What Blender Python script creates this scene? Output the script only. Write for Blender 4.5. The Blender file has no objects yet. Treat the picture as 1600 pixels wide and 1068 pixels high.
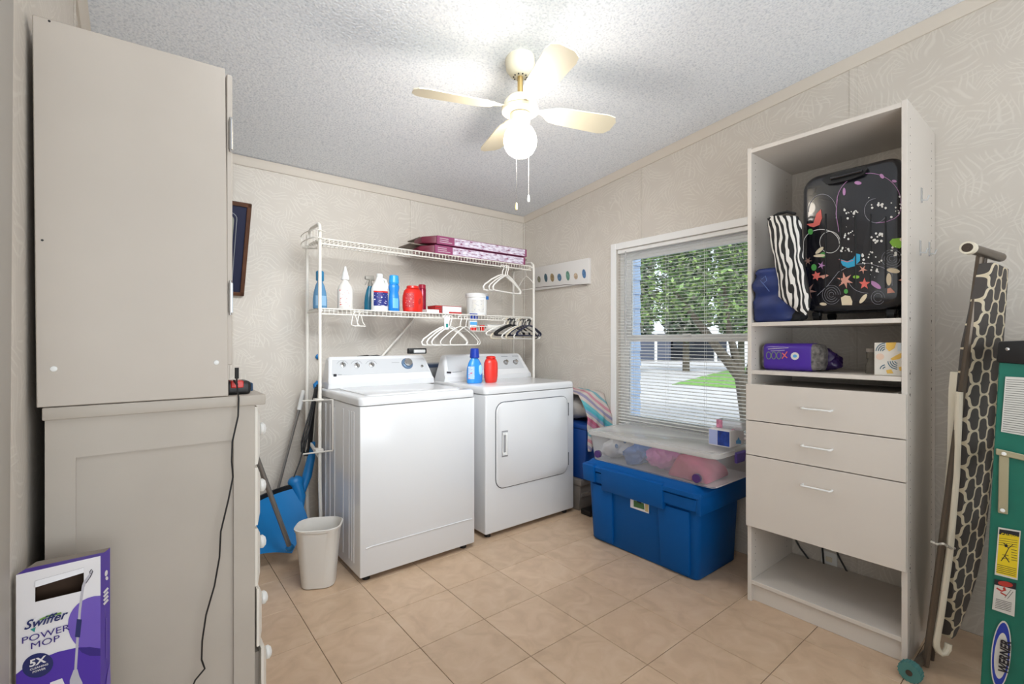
import bpy, bmesh, math, random
from mathutils import Vector, Matrix, noise
random.seed(7)
C = bpy.context.scene.collection
# ---------------------------------------------------------------- camera
EYE = Vector((0, 0, 1.22)); FPX = 735.0
YAW = math.atan2(588, 735)
FX, FY = math.sin(YAW), math.cos(YAW)
cd = bpy.data.cameras.new('camera'); cam = bpy.data.objects.new('camera', cd); C.objects.link(cam)
cam.location = EYE; cam.rotation_euler = (math.pi/2, 0, -YAW)
cd.sensor_width = 36; cd.lens = FPX/1600*36; cd.clip_start = 0.02; cd.clip_end = 300
bpy.context.scene.camera = cam
# ---------------------------------------------------------------- world, sun, lamps, exposure
w = bpy.data.worlds.new('sky'); bpy.context.scene.world = w; w.use_nodes = True
wn = w.node_tree.nodes; wl = w.node_tree.links
bg = wn['Background']
sky = wn.new('ShaderNodeTexSky'); sky.sky_type = 'HOSEK_WILKIE'; sky.turbidity = 5; sky.ground_albedo = 0.4
sky.sun_direction = Vector((-0.35, 0.25, 0.9)).normalized()
mx = wn.new('ShaderNodeMix'); mx.data_type = 'RGBA'; mx.inputs[0].default_value = 0.6
mx.inputs[7].default_value = (0.86, 0.92, 1.0, 1)
wl.new(sky.outputs[0], mx.inputs[6]); wl.new(mx.outputs[2], bg.inputs[0]); bg.inputs[1].default_value = 1.7
sd = bpy.data.lights.new('sun', 'SUN'); sd.energy = 2.0; sd.angle = math.radians(12); sd.color = (1, .96, .9)
so = bpy.data.objects.new('sun', sd); C.objects.link(so); so.rotation_euler = (math.radians(25), math.radians(-28), 0)
def area(name, loc, rot, sx, sy, e, col):
    l = bpy.data.lights.new(name, 'AREA'); l.shape = 'RECTANGLE'; l.size = sx; l.size_y = sy; l.energy = e; l.color = col
    o = bpy.data.objects.new(name, l); C.objects.link(o); o.location = loc; o.rotation_euler = rot; return o
area('rear_fill', (0.9, -2.0, 1.55), (math.radians(90), 0, 0), 2.6, 1.6, 12, (.86, .94, 1))  # added fill light before the rear wall, which has no window
area('left_fill', (-1.45, -0.6, 1.3), (math.radians(90), 0, math.radians(-90)), 1.8, 1.8, 5, (.86, .94, 1))  # added side fill inside the far left wall, no doorway there
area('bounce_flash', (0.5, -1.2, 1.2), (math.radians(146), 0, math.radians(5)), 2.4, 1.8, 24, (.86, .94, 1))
fl_ = area('front_overhead_fill', (0.95, 0.80, 2.50), (0, 0, 0), 1.3, .5, 11.5, (.88, .945, 1)); fl_.data.spread = math.radians(88)  # added unseen fill below the ceiling to brighten the back wall, no fixture
fl_.rotation_euler = (Vector((1.5, 3.2, 1.15))-Vector(fl_.location)).to_track_quat('-Z', 'Y').to_euler()
vs = bpy.context.scene.view_settings
vs.view_transform = 'Standard'; vs.look = 'None'; vs.gamma = 1; vs.use_curve_mapping = False; vs.exposure = 0.80

# ---------------------------------------------------------------- pixel -> world helpers (photograph taken as 1600 x 1068)
def ray(u, v):
    s = (u-800)/FPX
    return Vector((FX+s*FY, FY-s*FX, (534-v)/FPX))
def ax(u, v, X): d = ray(u, v); return EYE+d*(X/d.x)
def ay(u, v, Y): d = ray(u, v); return EYE+d*(Y/d.y)
def az(u, v, Z): d = ray(u, v); return EYE+d*((Z-1.22)/d.z)
def onpl(u, v, p0, n): d = ray(u, v); n = Vector(n); return EYE+d*((Vector(p0)-EYE).dot(n)/d.dot(n))

# ---------------------------------------------------------------- materials
def lin(c):
    if isinstance(c, str): c = tuple(int(c[i:i+2], 16)/255 for i in (0, 2, 4))
    return tuple(x/12.92 if x <= .04045 else ((x+.055)/1.055)**2.4 for x in c)+(1,)
MC = {}
def mat(name, col, rough=.5, metal=0, var=0.0, vscale=8, bump=0, bscale=60, coat=0, trans=0, emis=None, estr=0, alpha=1, sss=0):
    if name in MC: return MC[name]
    m = bpy.data.materials.new(name); m.use_nodes = True; N = m.node_tree.nodes; L = m.node_tree.links
    b = N['Principled BSDF']; c = lin(col)
    b.inputs['Base Color'].default_value = c; b.inputs['Roughness'].default_value = rough; b.inputs['Metallic'].default_value = metal
    b.inputs['Coat Weight'].default_value = coat; b.inputs['Transmission Weight'].default_value = trans
    if emis: b.inputs['Emission Color'].default_value = lin(emis); b.inputs['Emission Strength'].default_value = estr
    tc = N.new('ShaderNodeTexCoord')
    if var:
        nz = N.new('ShaderNodeTexNoise'); nz.inputs['Scale'].default_value = vscale; nz.inputs['Detail'].default_value = 5
        L.new(tc.outputs['Object'], nz.inputs['Vector'])
        r = N.new('ShaderNodeValToRGB'); e = r.color_ramp.elements
        e[0].position = .3; e[1].position = .7
        e[0].color = tuple(x*(1-var) for x in c[:3])+(1,); e[1].color = tuple(min(1, x*(1+var*.6)) for x in c[:3])+(1,)
        L.new(nz.outputs['Fac'], r.inputs[0]); L.new(r.outputs[0], b.inputs['Base Color'])
    if bump:
        nb = N.new('ShaderNodeTexNoise'); nb.inputs['Scale'].default_value = bscale; nb.inputs['Detail'].default_value = 4
        L.new(tc.outputs['Object'], nb.inputs['Vector'])
        bp = N.new('ShaderNodeBump'); bp.inputs['Strength'].default_value = bump; bp.inputs['Distance'].default_value = .003
        L.new(nb.outputs['Fac'], bp.inputs['Height']); L.new(bp.outputs[0], b.inputs['Normal'])
    MC[name] = m; return m
def nodes(m): return m.node_tree.nodes, m.node_tree.links, m.node_tree.nodes['Principled BSDF']
def ramp(N, stops, interp='LINEAR'):
    r = N.new('ShaderNodeValToRGB'); r.color_ramp.interpolation = interp; e = r.color_ramp.elements
    while len(e) > 1: e.remove(e[-1])
    e[0].position = stops[0][0]; e[0].color = lin(stops[0][1])
    for p, c in stops[1:]:
        x = e.new(p); x.color = lin(c)
    return r
def mapping(N, L, rot=(0, 0, 0), sc=(1, 1, 1), src='Object'):
    tc = N.new('ShaderNodeTexCoord'); mp = N.new('ShaderNodeMapping'); mp.inputs['Rotation'].default_value = rot; mp.inputs['Scale'].default_value = sc
    L.new(tc.outputs[src], mp.inputs[0]); return mp

def mathn(N, L, op, a, bb=0):
    q = N.new('ShaderNodeMath'); q.operation = op
    for i, v in enumerate((a, bb)):
        if isinstance(v, (int, float)): q.inputs[i].default_value = v
        else: L.new(v, q.inputs[i])
    return q.outputs[0]
def wall_mat():
    m = mat('wallpaper', 'd3c9be', .6); N, L, b = nodes(m); M_ = lambda op, a, bb=0: mathn(N, L, op, a, bb)
    mp = mapping(N, L); wob = N.new('ShaderNodeTexNoise'); wob.inputs['Scale'].default_value = 5; wob.inputs['Detail'].default_value = 1; L.new(mp.outputs[0], wob.inputs[0])
    va = N.new('ShaderNodeVectorMath'); va.operation = 'MULTIPLY_ADD'; va.inputs[1].default_value = (.14, .14, .14); L.new(wob.outputs['Color'], va.inputs[0]); L.new(mp.outputs[0], va.inputs[2])
    sx = N.new('ShaderNodeSeparateXYZ'); L.new(va.outputs[0], sx.inputs[0]); u = M_('ADD', sx.outputs[0], sx.outputs[1]); v = sx.outputs[2]
    masks = []
    for sc_, fr, off in ((13, 330, 0), (9, 260, 3.1)):
        cb = N.new('ShaderNodeCombineXYZ'); L.new(M_('ADD', u, off), cb.inputs[0]); L.new(v, cb.inputs[1])
        vo = N.new('ShaderNodeTexVoronoi'); vo.voronoi_dimensions = '2D'; vo.inputs['Scale'].default_value = sc_; L.new(cb.outputs[0], vo.inputs['Vector'])
        sp = N.new('ShaderNodeSeparateColor'); L.new(vo.outputs['Color'], sp.inputs[0]); an = M_('MULTIPLY', sp.outputs[0], 6.28)
        st = M_('ADD', M_('MULTIPLY', u, M_('COSINE', an)), M_('MULTIPLY', v, M_('SINE', an)))
        l1 = M_('SINE', M_('MULTIPLY', st, fr)); mr = N.new('ShaderNodeMapRange'); mr.inputs['From Min'].default_value = .45; mr.inputs['From Max'].default_value = .95; L.new(l1, mr.inputs[0])
        m2 = N.new('ShaderNodeMapRange'); m2.inputs['From Min'].default_value = .06; m2.inputs['From Max'].default_value = .035; 
        m2.inputs['From Min'].default_value = .55; m2.inputs['From Max'].default_value = .35; L.new(vo.outputs['Distance'], m2.inputs[0]); masks.append(M_('MULTIPLY', mr.outputs[0], m2.outputs[0]))
    mm = M_('MAXIMUM', masks[0], masks[1])
    big = N.new('ShaderNodeTexNoise'); big.inputs['Scale'].default_value = 2.2; big.inputs['Detail'].default_value = 5
    cr = ramp(N, [(0, 'd5cdc3'), (1, 'ded7cd')]); L.new(mm, cr.inputs[0])
    mx = N.new('ShaderNodeMix'); mx.data_type = 'RGBA'; mx.blend_type = 'MULTIPLY'; mx.inputs[0].default_value = .5
    r3 = ramp(N, [(.3, 'e8e5e0'), (.6, 'ffffff')]); L.new(big.outputs['Fac'], r3.inputs[0])
    L.new(cr.outputs[0], mx.inputs[6]); L.new(r3.outputs[0], mx.inputs[7]); L.new(mx.outputs[2], b.inputs['Base Color'])
    bp = N.new('ShaderNodeBump'); bp.inputs['Strength'].default_value = .12; bp.inputs['Distance'].default_value = .002
    L.new(mm, bp.inputs['Height']); L.new(bp.outputs[0], b.inputs['Normal'])
    return m
def ceiling_mat():
    m = mat('popcorn_plaster', 'd8dde2', .9); N, L, b = nodes(m)
    mp = mapping(N, L)
    v = N.new('ShaderNodeTexVoronoi'); v.inputs['Scale'].default_value = 95; L.new(mp.outputs[0], v.inputs['Vector'])
    n = N.new('ShaderNodeTexNoise'); n.inputs['Scale'].default_value = 105; n.inputs['Detail'].default_value = 3; L.new(mp.outputs[0], n.inputs['Vector'])
    r = ramp(N, [(.32, 'd8dde4'), (.47, 'ecf0f6'), (.62, 'f4f7fb')]); L.new(n.outputs['Fac'], r.inputs[0]); L.new(r.outputs[0], b.inputs['Base Color'])
    ad = N.new('ShaderNodeMath'); ad.operation = 'SUBTRACT'; L.new(n.outputs['Fac'], ad.inputs[0]); L.new(v.outputs['Distance'], ad.inputs[1])
    bp = N.new('ShaderNodeBump'); bp.inputs['Strength'].default_value = .4; bp.inputs['Distance'].default_value = .004
    L.new(ad.outputs[0], bp.inputs['Height']); L.new(bp.outputs[0], b.inputs['Normal']); return m
def tile_mat():
    m = mat('vinyl_tile', 'c7ab92', .38); N, L, b = nodes(m)
    g = N.new('ShaderNodeNewGeometry'); oi = N.new('ShaderNodeObjectInfo')
    n = N.new('ShaderNodeTexNoise'); n.inputs['Scale'].default_value = 9; n.inputs['Detail'].default_value = 8; n.inputs['Distortion'].default_value = 1.2
    L.new(g.outputs['Position'], n.inputs['Vector'])
    r = ramp(N, [(.3, 'c5a88c'), (.5, 'd0b396'), (.7, 'd7bca1')]); L.new(n.outputs['Fac'], r.inputs[0])
    hs = N.new('ShaderNodeHueSaturation'); mr = N.new('ShaderNodeMapRange'); mr.inputs['To Min'].default_value = .96; mr.inputs['To Max'].default_value = 1.03
    L.new(oi.outputs['Random'], mr.inputs[0]); L.new(mr.outputs[0], hs.inputs['Value']); L.new(r.outputs[0], hs.inputs['Color']); L.new(hs.outputs[0], b.inputs['Base Color'])
    n2 = N.new('ShaderNodeTexNoise'); n2.inputs['Scale'].default_value = 26; n2.inputs['Detail'].default_value = 5; L.new(g.outputs['Position'], n2.inputs['Vector'])
    bp = N.new('ShaderNodeBump'); bp.inputs['Strength'].default_value = .12; bp.inputs['Distance'].default_value = .002
    L.new(n2.outputs['Fac'], bp.inputs['Height']); L.new(bp.outputs[0], b.inputs['Normal']); return m
def clear_mat(name, tint, opac, rough=.1, body='ffffff'):
    m = bpy.data.materials.new(name); m.use_nodes = True; N = m.node_tree.nodes; L = m.node_tree.links
    out = N['Material Output']; b = N['Principled BSDF']; b.inputs['Base Color'].default_value = lin(body); b.inputs['Roughness'].default_value = rough
    t = N.new('ShaderNodeBsdfTransparent'); t.inputs[0].default_value = lin(tint)
    fr = N.new('ShaderNodeFresnel'); fr.inputs[0].default_value = 1.45
    ad = N.new('ShaderNodeMath'); ad.operation = 'MAXIMUM'; ad.inputs[1].default_value = opac; L.new(fr.outputs[0], ad.inputs[0])
    mx = N.new('ShaderNodeMixShader'); L.new(ad.outputs[0], mx.inputs[0]); L.new(t.outputs[0], mx.inputs[1]); L.new(b.outputs[0], mx.inputs[2]); L.new(mx.outputs[0], out.inputs[0])
    MC[name] = m; return m

M_wall = wall_mat(); M_ceil = ceiling_mat(); M_tile = tile_mat()
M_glass = clear_mat('window_glass', 'f4f8f8', .0, .02, '222222')
M_grout = mat('floor_joint', '6f5c4c', .8)
M_trim = mat('cream_trim', 'd8cfc3', .5); M_white = mat('white_vinyl', 'f2f1ef', .4)
M_enamel = mat('white_enamel', 'dfdfe0', .22, coat=.3); M_enam2 = mat('grey_console', 'c6c7c9', .35)
M_lam = mat('white_laminate', 'd9d1c8', .42, var=.02, vscale=4); M_paint = mat('greige_paint', 'c3b9ae', .5, var=.035, vscale=5, bump=.08, bscale=30)
M_paint2 = mat('greige_dresser_paint', 'b9b0a5', .5, var=.05, vscale=6, bump=.1, bscale=30)
M_black = mat('black_plastic', '141416', .4); M_dark = mat('dark_gap', '0b0a0a', .9); M_chrome = mat('chrome', 'c9c9c9', .2, 1)
M_wire = mat('white_coated_wire', 'e9e4db', .35); M_cream = mat('cream_plastic', 'e6ddc9', .4); M_brown = mat('brown_metal', '4b4037', .45, .3)
M_blue = mat('blue_tub_plastic', '005298', .5, bump=.06, bscale=90); M_blue.node_tree.nodes['Principled BSDF'].inputs['Specular IOR Level'].default_value = .2; M_bluel = mat('bright_blue_plastic', '1c84d6', .3)
M_red = mat('red_plastic', 'd6261b', .28); M_whitepl = mat('white_plastic', 'eeeeec', .35); M_navy = mat('navy_fabric', '142a66', .55, var=.3, vscale=14, bump=.5, bscale=20)
M_greyp = mat('grey_steel_pole', '8b8784', .35, .6); M_ink = mat('black_ink', '1c1a22', .6); M_card = mat('grey_card', '8f857b', .8)

# ---------------------------------------------------------------- mesh builder (world coordinates, parts made relative to their parent)
class G:
    def __init__(s): s.bm = bmesh.new(); s.mi = 0
    def _n(s, n0):
        s.bm.faces.ensure_lookup_table()
        for f in s.bm.faces[n0:]: f.material_index = s.mi
    def m(s, i): s.mi = i; return s
    def face(s, pts):
        n0 = len(s.bm.faces); s.bm.faces.new([s.bm.verts.new(p) for p in pts]); s._n(n0); return s
    def hexa(s, p, bev=0, seg=2):  # p: 4 bottom (ccw), 4 top
        b2 = bmesh.new(); v = [b2.verts.new(q) for q in p]
        for f in ((3, 2, 1, 0), (4, 5, 6, 7), (0, 1, 5, 4), (1, 2, 6, 5), (2, 3, 7, 6), (3, 0, 4, 7)): b2.faces.new([v[i] for i in f])
        if bev: bmesh.ops.bevel(b2, geom=b2.edges[:], offset=bev, segments=seg, affect='EDGES', profile=.5)
        bmesh.ops.recalc_face_normals(b2, faces=b2.faces[:])
        vm = {x: s.bm.verts.new(x.co) for x in b2.verts}
        for f in b2.faces:
            try: nf = s.bm.faces.new([vm[x] for x in f.verts]); nf.material_index = s.mi
            except ValueError: pass
        b2.free(); return s
    def box(s, x0, x1, y0, y1, z0, z1, bev=0, seg=2):
        return s.hexa([(x0, y0, z0), (x1, y0, z0), (x1, y1, z0), (x0, y1, z0), (x0, y0, z1), (x1, y0, z1), (x1, y1, z1), (x0, y1, z1)], bev, seg)
    def loft(s, rings, cap0=True, cap1=True, closed=True):
        n0 = len(s.bm.faces); R = [[s.bm.verts.new(p) for p in r] for r in rings]; n = len(R[0])
        for a, b in zip(R, R[1:]):
            for i in range(n if closed else n-1):
                j = (i+1) % n; s.bm.faces.new((a[i], a[j], b[j], b[i]))
        if cap0: s.bm.faces.new(R[0][::-1])
        if cap1: s.bm.faces.new(R[-1])
        s._n(n0); return s
    def cyl(s, p0, p1, r0, r1=None, n=16, cap=True):
        r1 = r0 if r1 is None else r1; p0 = Vector(p0); p1 = Vector(p1); d = (p1-p0).normalized()
        a = d.orthogonal().normalized(); b = d.cross(a)
        return s.loft([[p+a*(r*math.cos(t))+b*(r*math.sin(t)) for t in [2*math.pi*i/n for i in range(n)]] for p, r in ((p0, r0), (p1, r1))], cap, cap)
    def tube(s, pts, r, n=8, closed=False, rs=None):
        P = [Vector(p) for p in pts]; rings = []; a = None; m = len(P)
        for i, p in enumerate(P):
            if closed: d = P[(i+1) % m]-P[i-1]
            else: d = P[min(i+1, m-1)]-P[max(i-1, 0)]
            d.normalize()
            if a is None: a = d.orthogonal().normalized()
            a = (a-d*a.dot(d)); a = a.normalized() if a.length > 1e-6 else d.orthogonal().normalized()
            b = d.cross(a); rr = rs[i] if rs else r
            rings.append([p+a*(rr*math.cos(t))+b*(rr*math.sin(t)) for t in [2*math.pi*k/n for k in range(n)]])
        if closed: rings.append(rings[0])
        return s.loft(rings, not closed, not closed)
    def lathe(s, c, prof, n=24, sx=1, sy=1, M=None, cap=True):
        c = Vector(c); R = []
        for r, z in prof:
            ring = [Vector((r*sx*math.cos(t), r*sy*math.sin(t), z)) for t in [2*math.pi*i/n for i in range(n)]]
            if M is not None: ring = [M @ q for q in ring]
            R.append([c+q for q in ring])
        return s.loft(R, cap, cap)
    def prism(s, pts, vec):
        vec = Vector(vec); return s.loft([[Vector(p) for p in pts], [Vector(p)+vec for p in pts]])
    def ball(s, c, rx, ry=None, rz=None, n=16, k=10):
        ry = ry or rx; rz = rz or rx
        return s.loft([[Vector(c)+Vector((rx*math.sin(t)*math.cos(2*math.pi*i/n), ry*math.sin(t)*math.sin(2*math.pi*i/n), -rz*math.cos(t))) for i in range(n)] for t in [math.pi*(j+.02)/(k) if j == 0 else (math.pi*(j-.02)/k if j == k else math.pi*j/k) for j in range(k+1)]])
    def blob(s, c, rad, amp=.15, fr=6, sub=4, seed=0, floor=None):
        n0 = len(s.bm.faces); r = bmesh.ops.create_icosphere(s.bm, subdivisions=sub, radius=1)
        for v in r['verts']:
            p = v.co.copy(); q = Vector((p.x*rad[0], p.y*rad[1], p.z*rad[2]))
            d = 1+amp*(noise.noise(q*fr+Vector((seed, seed*2, 0)))*2+noise.noise(q*fr*3+Vector((seed, 0, 0))))
            v.co = Vector(c)+q*d
            if floor is not None and v.co.z < floor: v.co.z = floor
        s._n(n0); return s
    def build(s, name, mats, parent=None, loc=None, smooth=True, ang=35, kind=None):
        if not isinstance(mats, (list, tuple)): mats = [mats]
        off = Vector((0, 0, 0)); p = parent
        while p is not None: off += p.location; p = p.parent
        o_loc = Vector(loc) if loc is not None else Vector((0, 0, 0))
        bmesh.ops.recalc_face_normals(s.bm, faces=s.bm.faces[:]) if not getattr(s, 'keep', False) else None
        bmesh.ops.translate(s.bm, verts=s.bm.verts[:], vec=-(off+o_loc))
        me = bpy.data.meshes.new(name); s.bm.to_mesh(me); s.bm.free()
        for mm in mats: me.materials.append(mm)
        if smooth: me.shade_smooth(); me.set_sharp_from_angle(angle=math.radians(ang))
        o = bpy.data.objects.new(name, me); C.objects.link(o); o.parent = parent; o.location = o_loc
        if kind: o['kind'] = kind
        return o
def box(x0, x1, y0, y1, z0, z1, bev=0, seg=2): return G().box(x0, x1, y0, y1, z0, z1, bev, seg)
def thing(name, label, cat, loc, group=None):
    o = bpy.data.objects.new(name, None); o.empty_display_size = .05; C.objects.link(o); o.location = loc
    o['label'] = label; o['category'] = cat
    if group: o['group'] = group
    return o
def tag(o, label, cat, group=None, kind=None):
    o['label'] = label; o['category'] = cat
    if group: o['group'] = group
    if kind: o['kind'] = kind
    return o
def struct(o): o['kind'] = 'structure'; return o
def dup(root, loc, label=None, group=None, rotz=None):
    r = root.copy(); C.objects.link(r); r.location = loc
    if label: r['label'] = label
    if group: r['group'] = group
    if rotz is not None: r.rotation_euler = (0, 0, rotz)
    for ch in list(root.children):
        c = ch.copy(); C.objects.link(c); c.parent = r
        for g in list(ch.children):
            d = g.copy(); C.objects.link(d); d.parent = c
    return r
def rr(cx, cy, z, w, d, r, n=5):
    pts = []
    for k, (sx, sy) in enumerate(((1, 1), (-1, 1), (-1, -1), (1, -1))):
        for i in range(n+1):
            t = math.pi/2*(k+i/n); pts.append((cx+sx*(w/2-r)+r*math.cos(t), cy+sy*(d/2-r)+r*math.sin(t), z))
    return pts
FONT = {}
def text(body, size, o, u, v, parent, m, name='lettering', off=0.0, bold=.0, shear=0, sx=1, align='LEFT'):
    cu = bpy.data.curves.new('t', 'FONT'); cu.body = body; cu.size = size; cu.offset = bold; cu.shear = shear; cu.align_x = align
    cu.resolution_u = 3; cu.extrude = 0
    ob = bpy.data.objects.new('t', cu); me = bpy.data.meshes.new_from_object(ob)
    u = Vector(u).normalized(); v = Vector(v).normalized(); n = u.cross(v)
    p = parent; offp = Vector((0, 0, 0))
    while p is not None: offp += p.location; p = p.parent
    for q in me.vertices: q.co = Vector(o)+u*(q.co.x*sx)+v*q.co.y+n*off-offp
    me.materials.clear(); me.materials.append(m); me.name = name
    r = bpy.data.objects.new(name, me); C.objects.link(r); r.parent = parent
    bpy.data.objects.remove(ob); return r
class Decal:
    """flat print on a surface: polygons given on the photograph, laid on the plane (p0, n) a hair proud"""
    def __init__(s, p0, n, eps=.0008): s.n = Vector(n).normalized(); s.p0 = Vector(p0)+s.n*eps; s.g = G(); s.g.keep = True; s.mats = []; s.k = 0
    def col(s, m):
        if m not in s.mats: s.mats.append(m)
        s.g.mi = s.mats.index(m); return s
    def P(s, u, v): return onpl(u, v, s.p0+s.n*(s.k*.00003), s.n)
    def poly(s, pts): 
        s.k += 1; s.g.face([s.P(*p) for p in pts]); return s
    def ell(s, cx, cy, a, b, rot=0, n=20):
        c, d = math.cos(rot), math.sin(rot)
        return s.poly([(cx+a*math.cos(t)*c-b*math.sin(t)*d, cy+a*math.cos(t)*d+b*math.sin(t)*c) for t in [2*math.pi*i/n for i in range(n)]])
    def line(s, pts, wd):
        s.k += 1
        L = []; R = []
        for i, p in enumerate(pts):
            a = pts[max(i-1, 0)]; b = pts[min(i+1, len(pts)-1)]; dx, dy = b[0]-a[0], b[1]-a[1]; l = math.hypot(dx, dy) or 1
            nx, ny = -dy/l*wd/2, dx/l*wd/2; L.append(s.P(p[0]+nx, p[1]+ny)); R.append(s.P(p[0]-nx, p[1]-ny))
        for i in range(len(pts)-1): s.g.face([L[i], L[i+1], R[i+1], R[i]])
        return s
    def arc(s, cx, cy, a, b, t0, t1, wd, n=20):
        return s.line([(cx+a*math.cos(t), cy-b*math.sin(t)) for t in [math.radians(t0+(t1-t0)*i/n) for i in range(n+1)]], wd)
    def star(s, cx, cy, R, r, n=6, rot=0):
        return s.poly([(cx+(R if i % 2 == 0 else r)*math.cos(rot+math.pi*i/n), cy+(R if i % 2 == 0 else r)*math.sin(rot+math.pi*i/n)) for i in range(2*n)])
    def build(s, name, parent): return s.g.build(name, s.mats, parent, smooth=False)
def ink(name, col, rough=.6): return mat(name, col, rough)

# ================================================================= SETTING
WX, WY, LX, LY = 2.74, 3.25, -0.165, 0.95
RX, RY = -1.6, -2.2
def cz(y): return 2.341+.107*(WY-y)
fl = struct(box(RX-.1, WX+.1, RY-.1, WY+.1, -.12, -.0022).build('floor', M_grout, smooth=False))
tg = {}
xs = [x for x in [.575+.3125*k for k in range(-7, 7)]]; ys = [1.07+.3125*k for k in range(-11, 7)]
xs = [RX]+[x for x in xs if RX+.02 < x < WX-.02]+[WX]; ys = [RY]+[y for y in ys if RY+.02 < y < WY-.02]+[WY]
cnt = 0
for i in range(len(xs)-1):
    for j in range(len(ys)-1):
        if xs[i+1] < LX and ys[j] > LY+.05: continue
        wx, wy = round(xs[i+1]-xs[i], 4), round(ys[j+1]-ys[j], 4)
        if (wx, wy) not in tg:
            g = G(); h = .0012; e = .0022
            g.loft([[(-wx/2+h, -wy/2+h, -.0022), (wx/2-h, -wy/2+h, -.0022), (wx/2-h, wy/2-h, -.0022), (-wx/2+h, wy/2-h, -.0022)],
                    [(-wx/2+h, -wy/2+h, -.001), (wx/2-h, -wy/2+h, -.001), (wx/2-h, wy/2-h, -.001), (-wx/2+h, wy/2-h, -.001)],
                    [(-wx/2+e, -wy/2+e, 0), (wx/2-e, -wy/2+e, 0), (wx/2-e, wy/2-e, 0), (-wx/2+e, wy/2-e, 0)]])
            o = g.build('tile', M_tile, fl, smooth=False); tg[(wx, wy)] = o
        else:
            o = tg[(wx, wy)].copy(); C.objects.link(o); o.parent = fl
        o.location = ((xs[i]+xs[i+1])/2, (ys[j]+ys[j+1])/2, 0)
# ceiling slab
g = G(); a, b = RY-.1, WY+.1
g.hexa([(RX-.1, a, cz(a)), (WX+.1, a, cz(a)), (WX+.1, b, cz(b)), (RX-.1, b, cz(b)), (RX-.1, a, cz(a)+.1), (WX+.1, a, cz(a)+.1), (WX+.1, b, cz(b)+.1), (RX-.1, b, cz(b)+.1)])
struct(g.build('ceiling', M_ceil, smooth=False))
def wall_prism_y(x0, x1, pts): return G().prism([(x0, y, z) for y, z in pts], (x1-x0, 0, 0))
# back wall
struct(box(LX-.1, WX+.1, WY, WY+.1, 0, cz(WY)-.0).build('wall_back', M_wall, smooth=False))
# window wall: four blocks round the opening
HY0, HY1, HZ0, HZ1 = 1.115, 2.205, .615, 1.89
g = G()
def blk(y0, y1, z0, z1=None):
    t0 = z1 if z1 is not None else cz(y0)-.0005; t1 = z1 if z1 is not None else cz(y1)-.0005
    g.hexa([(WX, y0, z0), (WX+.1, y0, z0), (WX+.1, y1, z0), (WX, y1, z0), (WX, y0, t0), (WX+.1, y0, t0), (WX+.1, y1, t1), (WX, y1, t1)])
blk(RY, HY0, 0); blk(HY1, WY, 0); blk(HY0, HY1, 0, HZ0); blk(HY0, HY1, HZ1)
struct(g.build('wall_right', M_wall, smooth=False))
g = G()
g.hexa([(LX-.1, LY, 0), (LX, LY, 0), (LX, WY, 0), (LX-.1, WY, 0), (LX-.1, LY, cz(LY)), (LX, LY, cz(LY)), (LX, WY, cz(WY)), (LX-.1, WY, cz(WY))])
struct(g.build('wall_left', M_wall, smooth=False))
struct(box(RX, LX-.1, LY, LY+.1, 0, cz(LY)).build('wall_left_return', M_wall, smooth=False))
g = G(); g.hexa([(RX-.1, RY, 0), (RX, RY, 0), (RX, LY+.1, 0), (RX-.1, LY+.1, 0), (RX-.1, RY, cz(RY)), (RX, RY, cz(RY)), (RX, LY+.1, cz(LY+.1)), (RX-.1, LY+.1, cz(LY+.1))])
struct(g.build('wall_far_left', M_wall, smooth=False))
struct(box(RX-.1, WX+.1, RY-.1, RY, 0, cz(RY)).build('wall_rear', M_wall, smooth=False))
# crown trims
n = 0
def trim(g, m=M_trim, smooth=True):
    global n; n += 1; return struct(g.build('trim_%d' % n, m, smooth=smooth))
trim(G().loft([[(x, WY, cz(WY)-.052), (x, WY-.008, cz(WY)-.052), (x, WY-.014, cz(WY)-.044), (x, WY-.018, cz(WY)-.018), (x, WY-.03, cz(WY)-.001), (x, WY, cz(WY)-.001)] for x in (LX, WX)]))
trim(G().loft([[(WX, y, cz(y)-.052), (WX-.008, y, cz(y)-.052), (WX-.014, y, cz(y)-.044), (WX-.018, y, cz(y)-.018), (WX-.03, y, cz(y)-.001), (WX, y, cz(y)-.001)] for y in (RY, WY)]))
trim(G().loft([[(LX, y, cz(y)-.052), (LX+.008, y, cz(y)-.052), (LX+.014, y, cz(y)-.044), (LX+.018, y, cz(y)-.018), (LX+.03, y, cz(y)-.001), (LX, y, cz(y)-.001)] for y in (LY, WY)]))
# panel battens
for x in (.45, 1.628, 2.50): trim(box(x-.012, x+.012, WY-.004, WY, 0, cz(WY)-.05, .001, 1), M_wall)
for y in (1.999, .753, -.45):
    z0 = 1.935 if y > 1.2 else 0
    trim(box(WX-.004, WX, y-.016, y+.016, z0, cz(y)-.05, .001, 1), M_wall)
for y in (2.2,): trim(box(LX, LX+.004, y-.012, y+.012, 0, cz(y)-.05, .001, 1), M_wall)
trim(box(WX-.012, WX, WY-.014, WY, 0, cz(WY)-.05, .003, 1), M_wall)
# door casing at the left edge of the view
g = G(); g.hexa([(LX, LY-.03, 0), (LX+.012, LY-.03, 0), (LX+.012, 1.035, 0), (LX, 1.035, 0), (LX, LY-.03, 2.05), (LX+.012, LY-.03, 2.05), (LX+.012, 1.10, 2.05), (LX, 1.10, 2.05)], .003)
trim(g, mat('grey_casing', 'a9a39b', .5))

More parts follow.
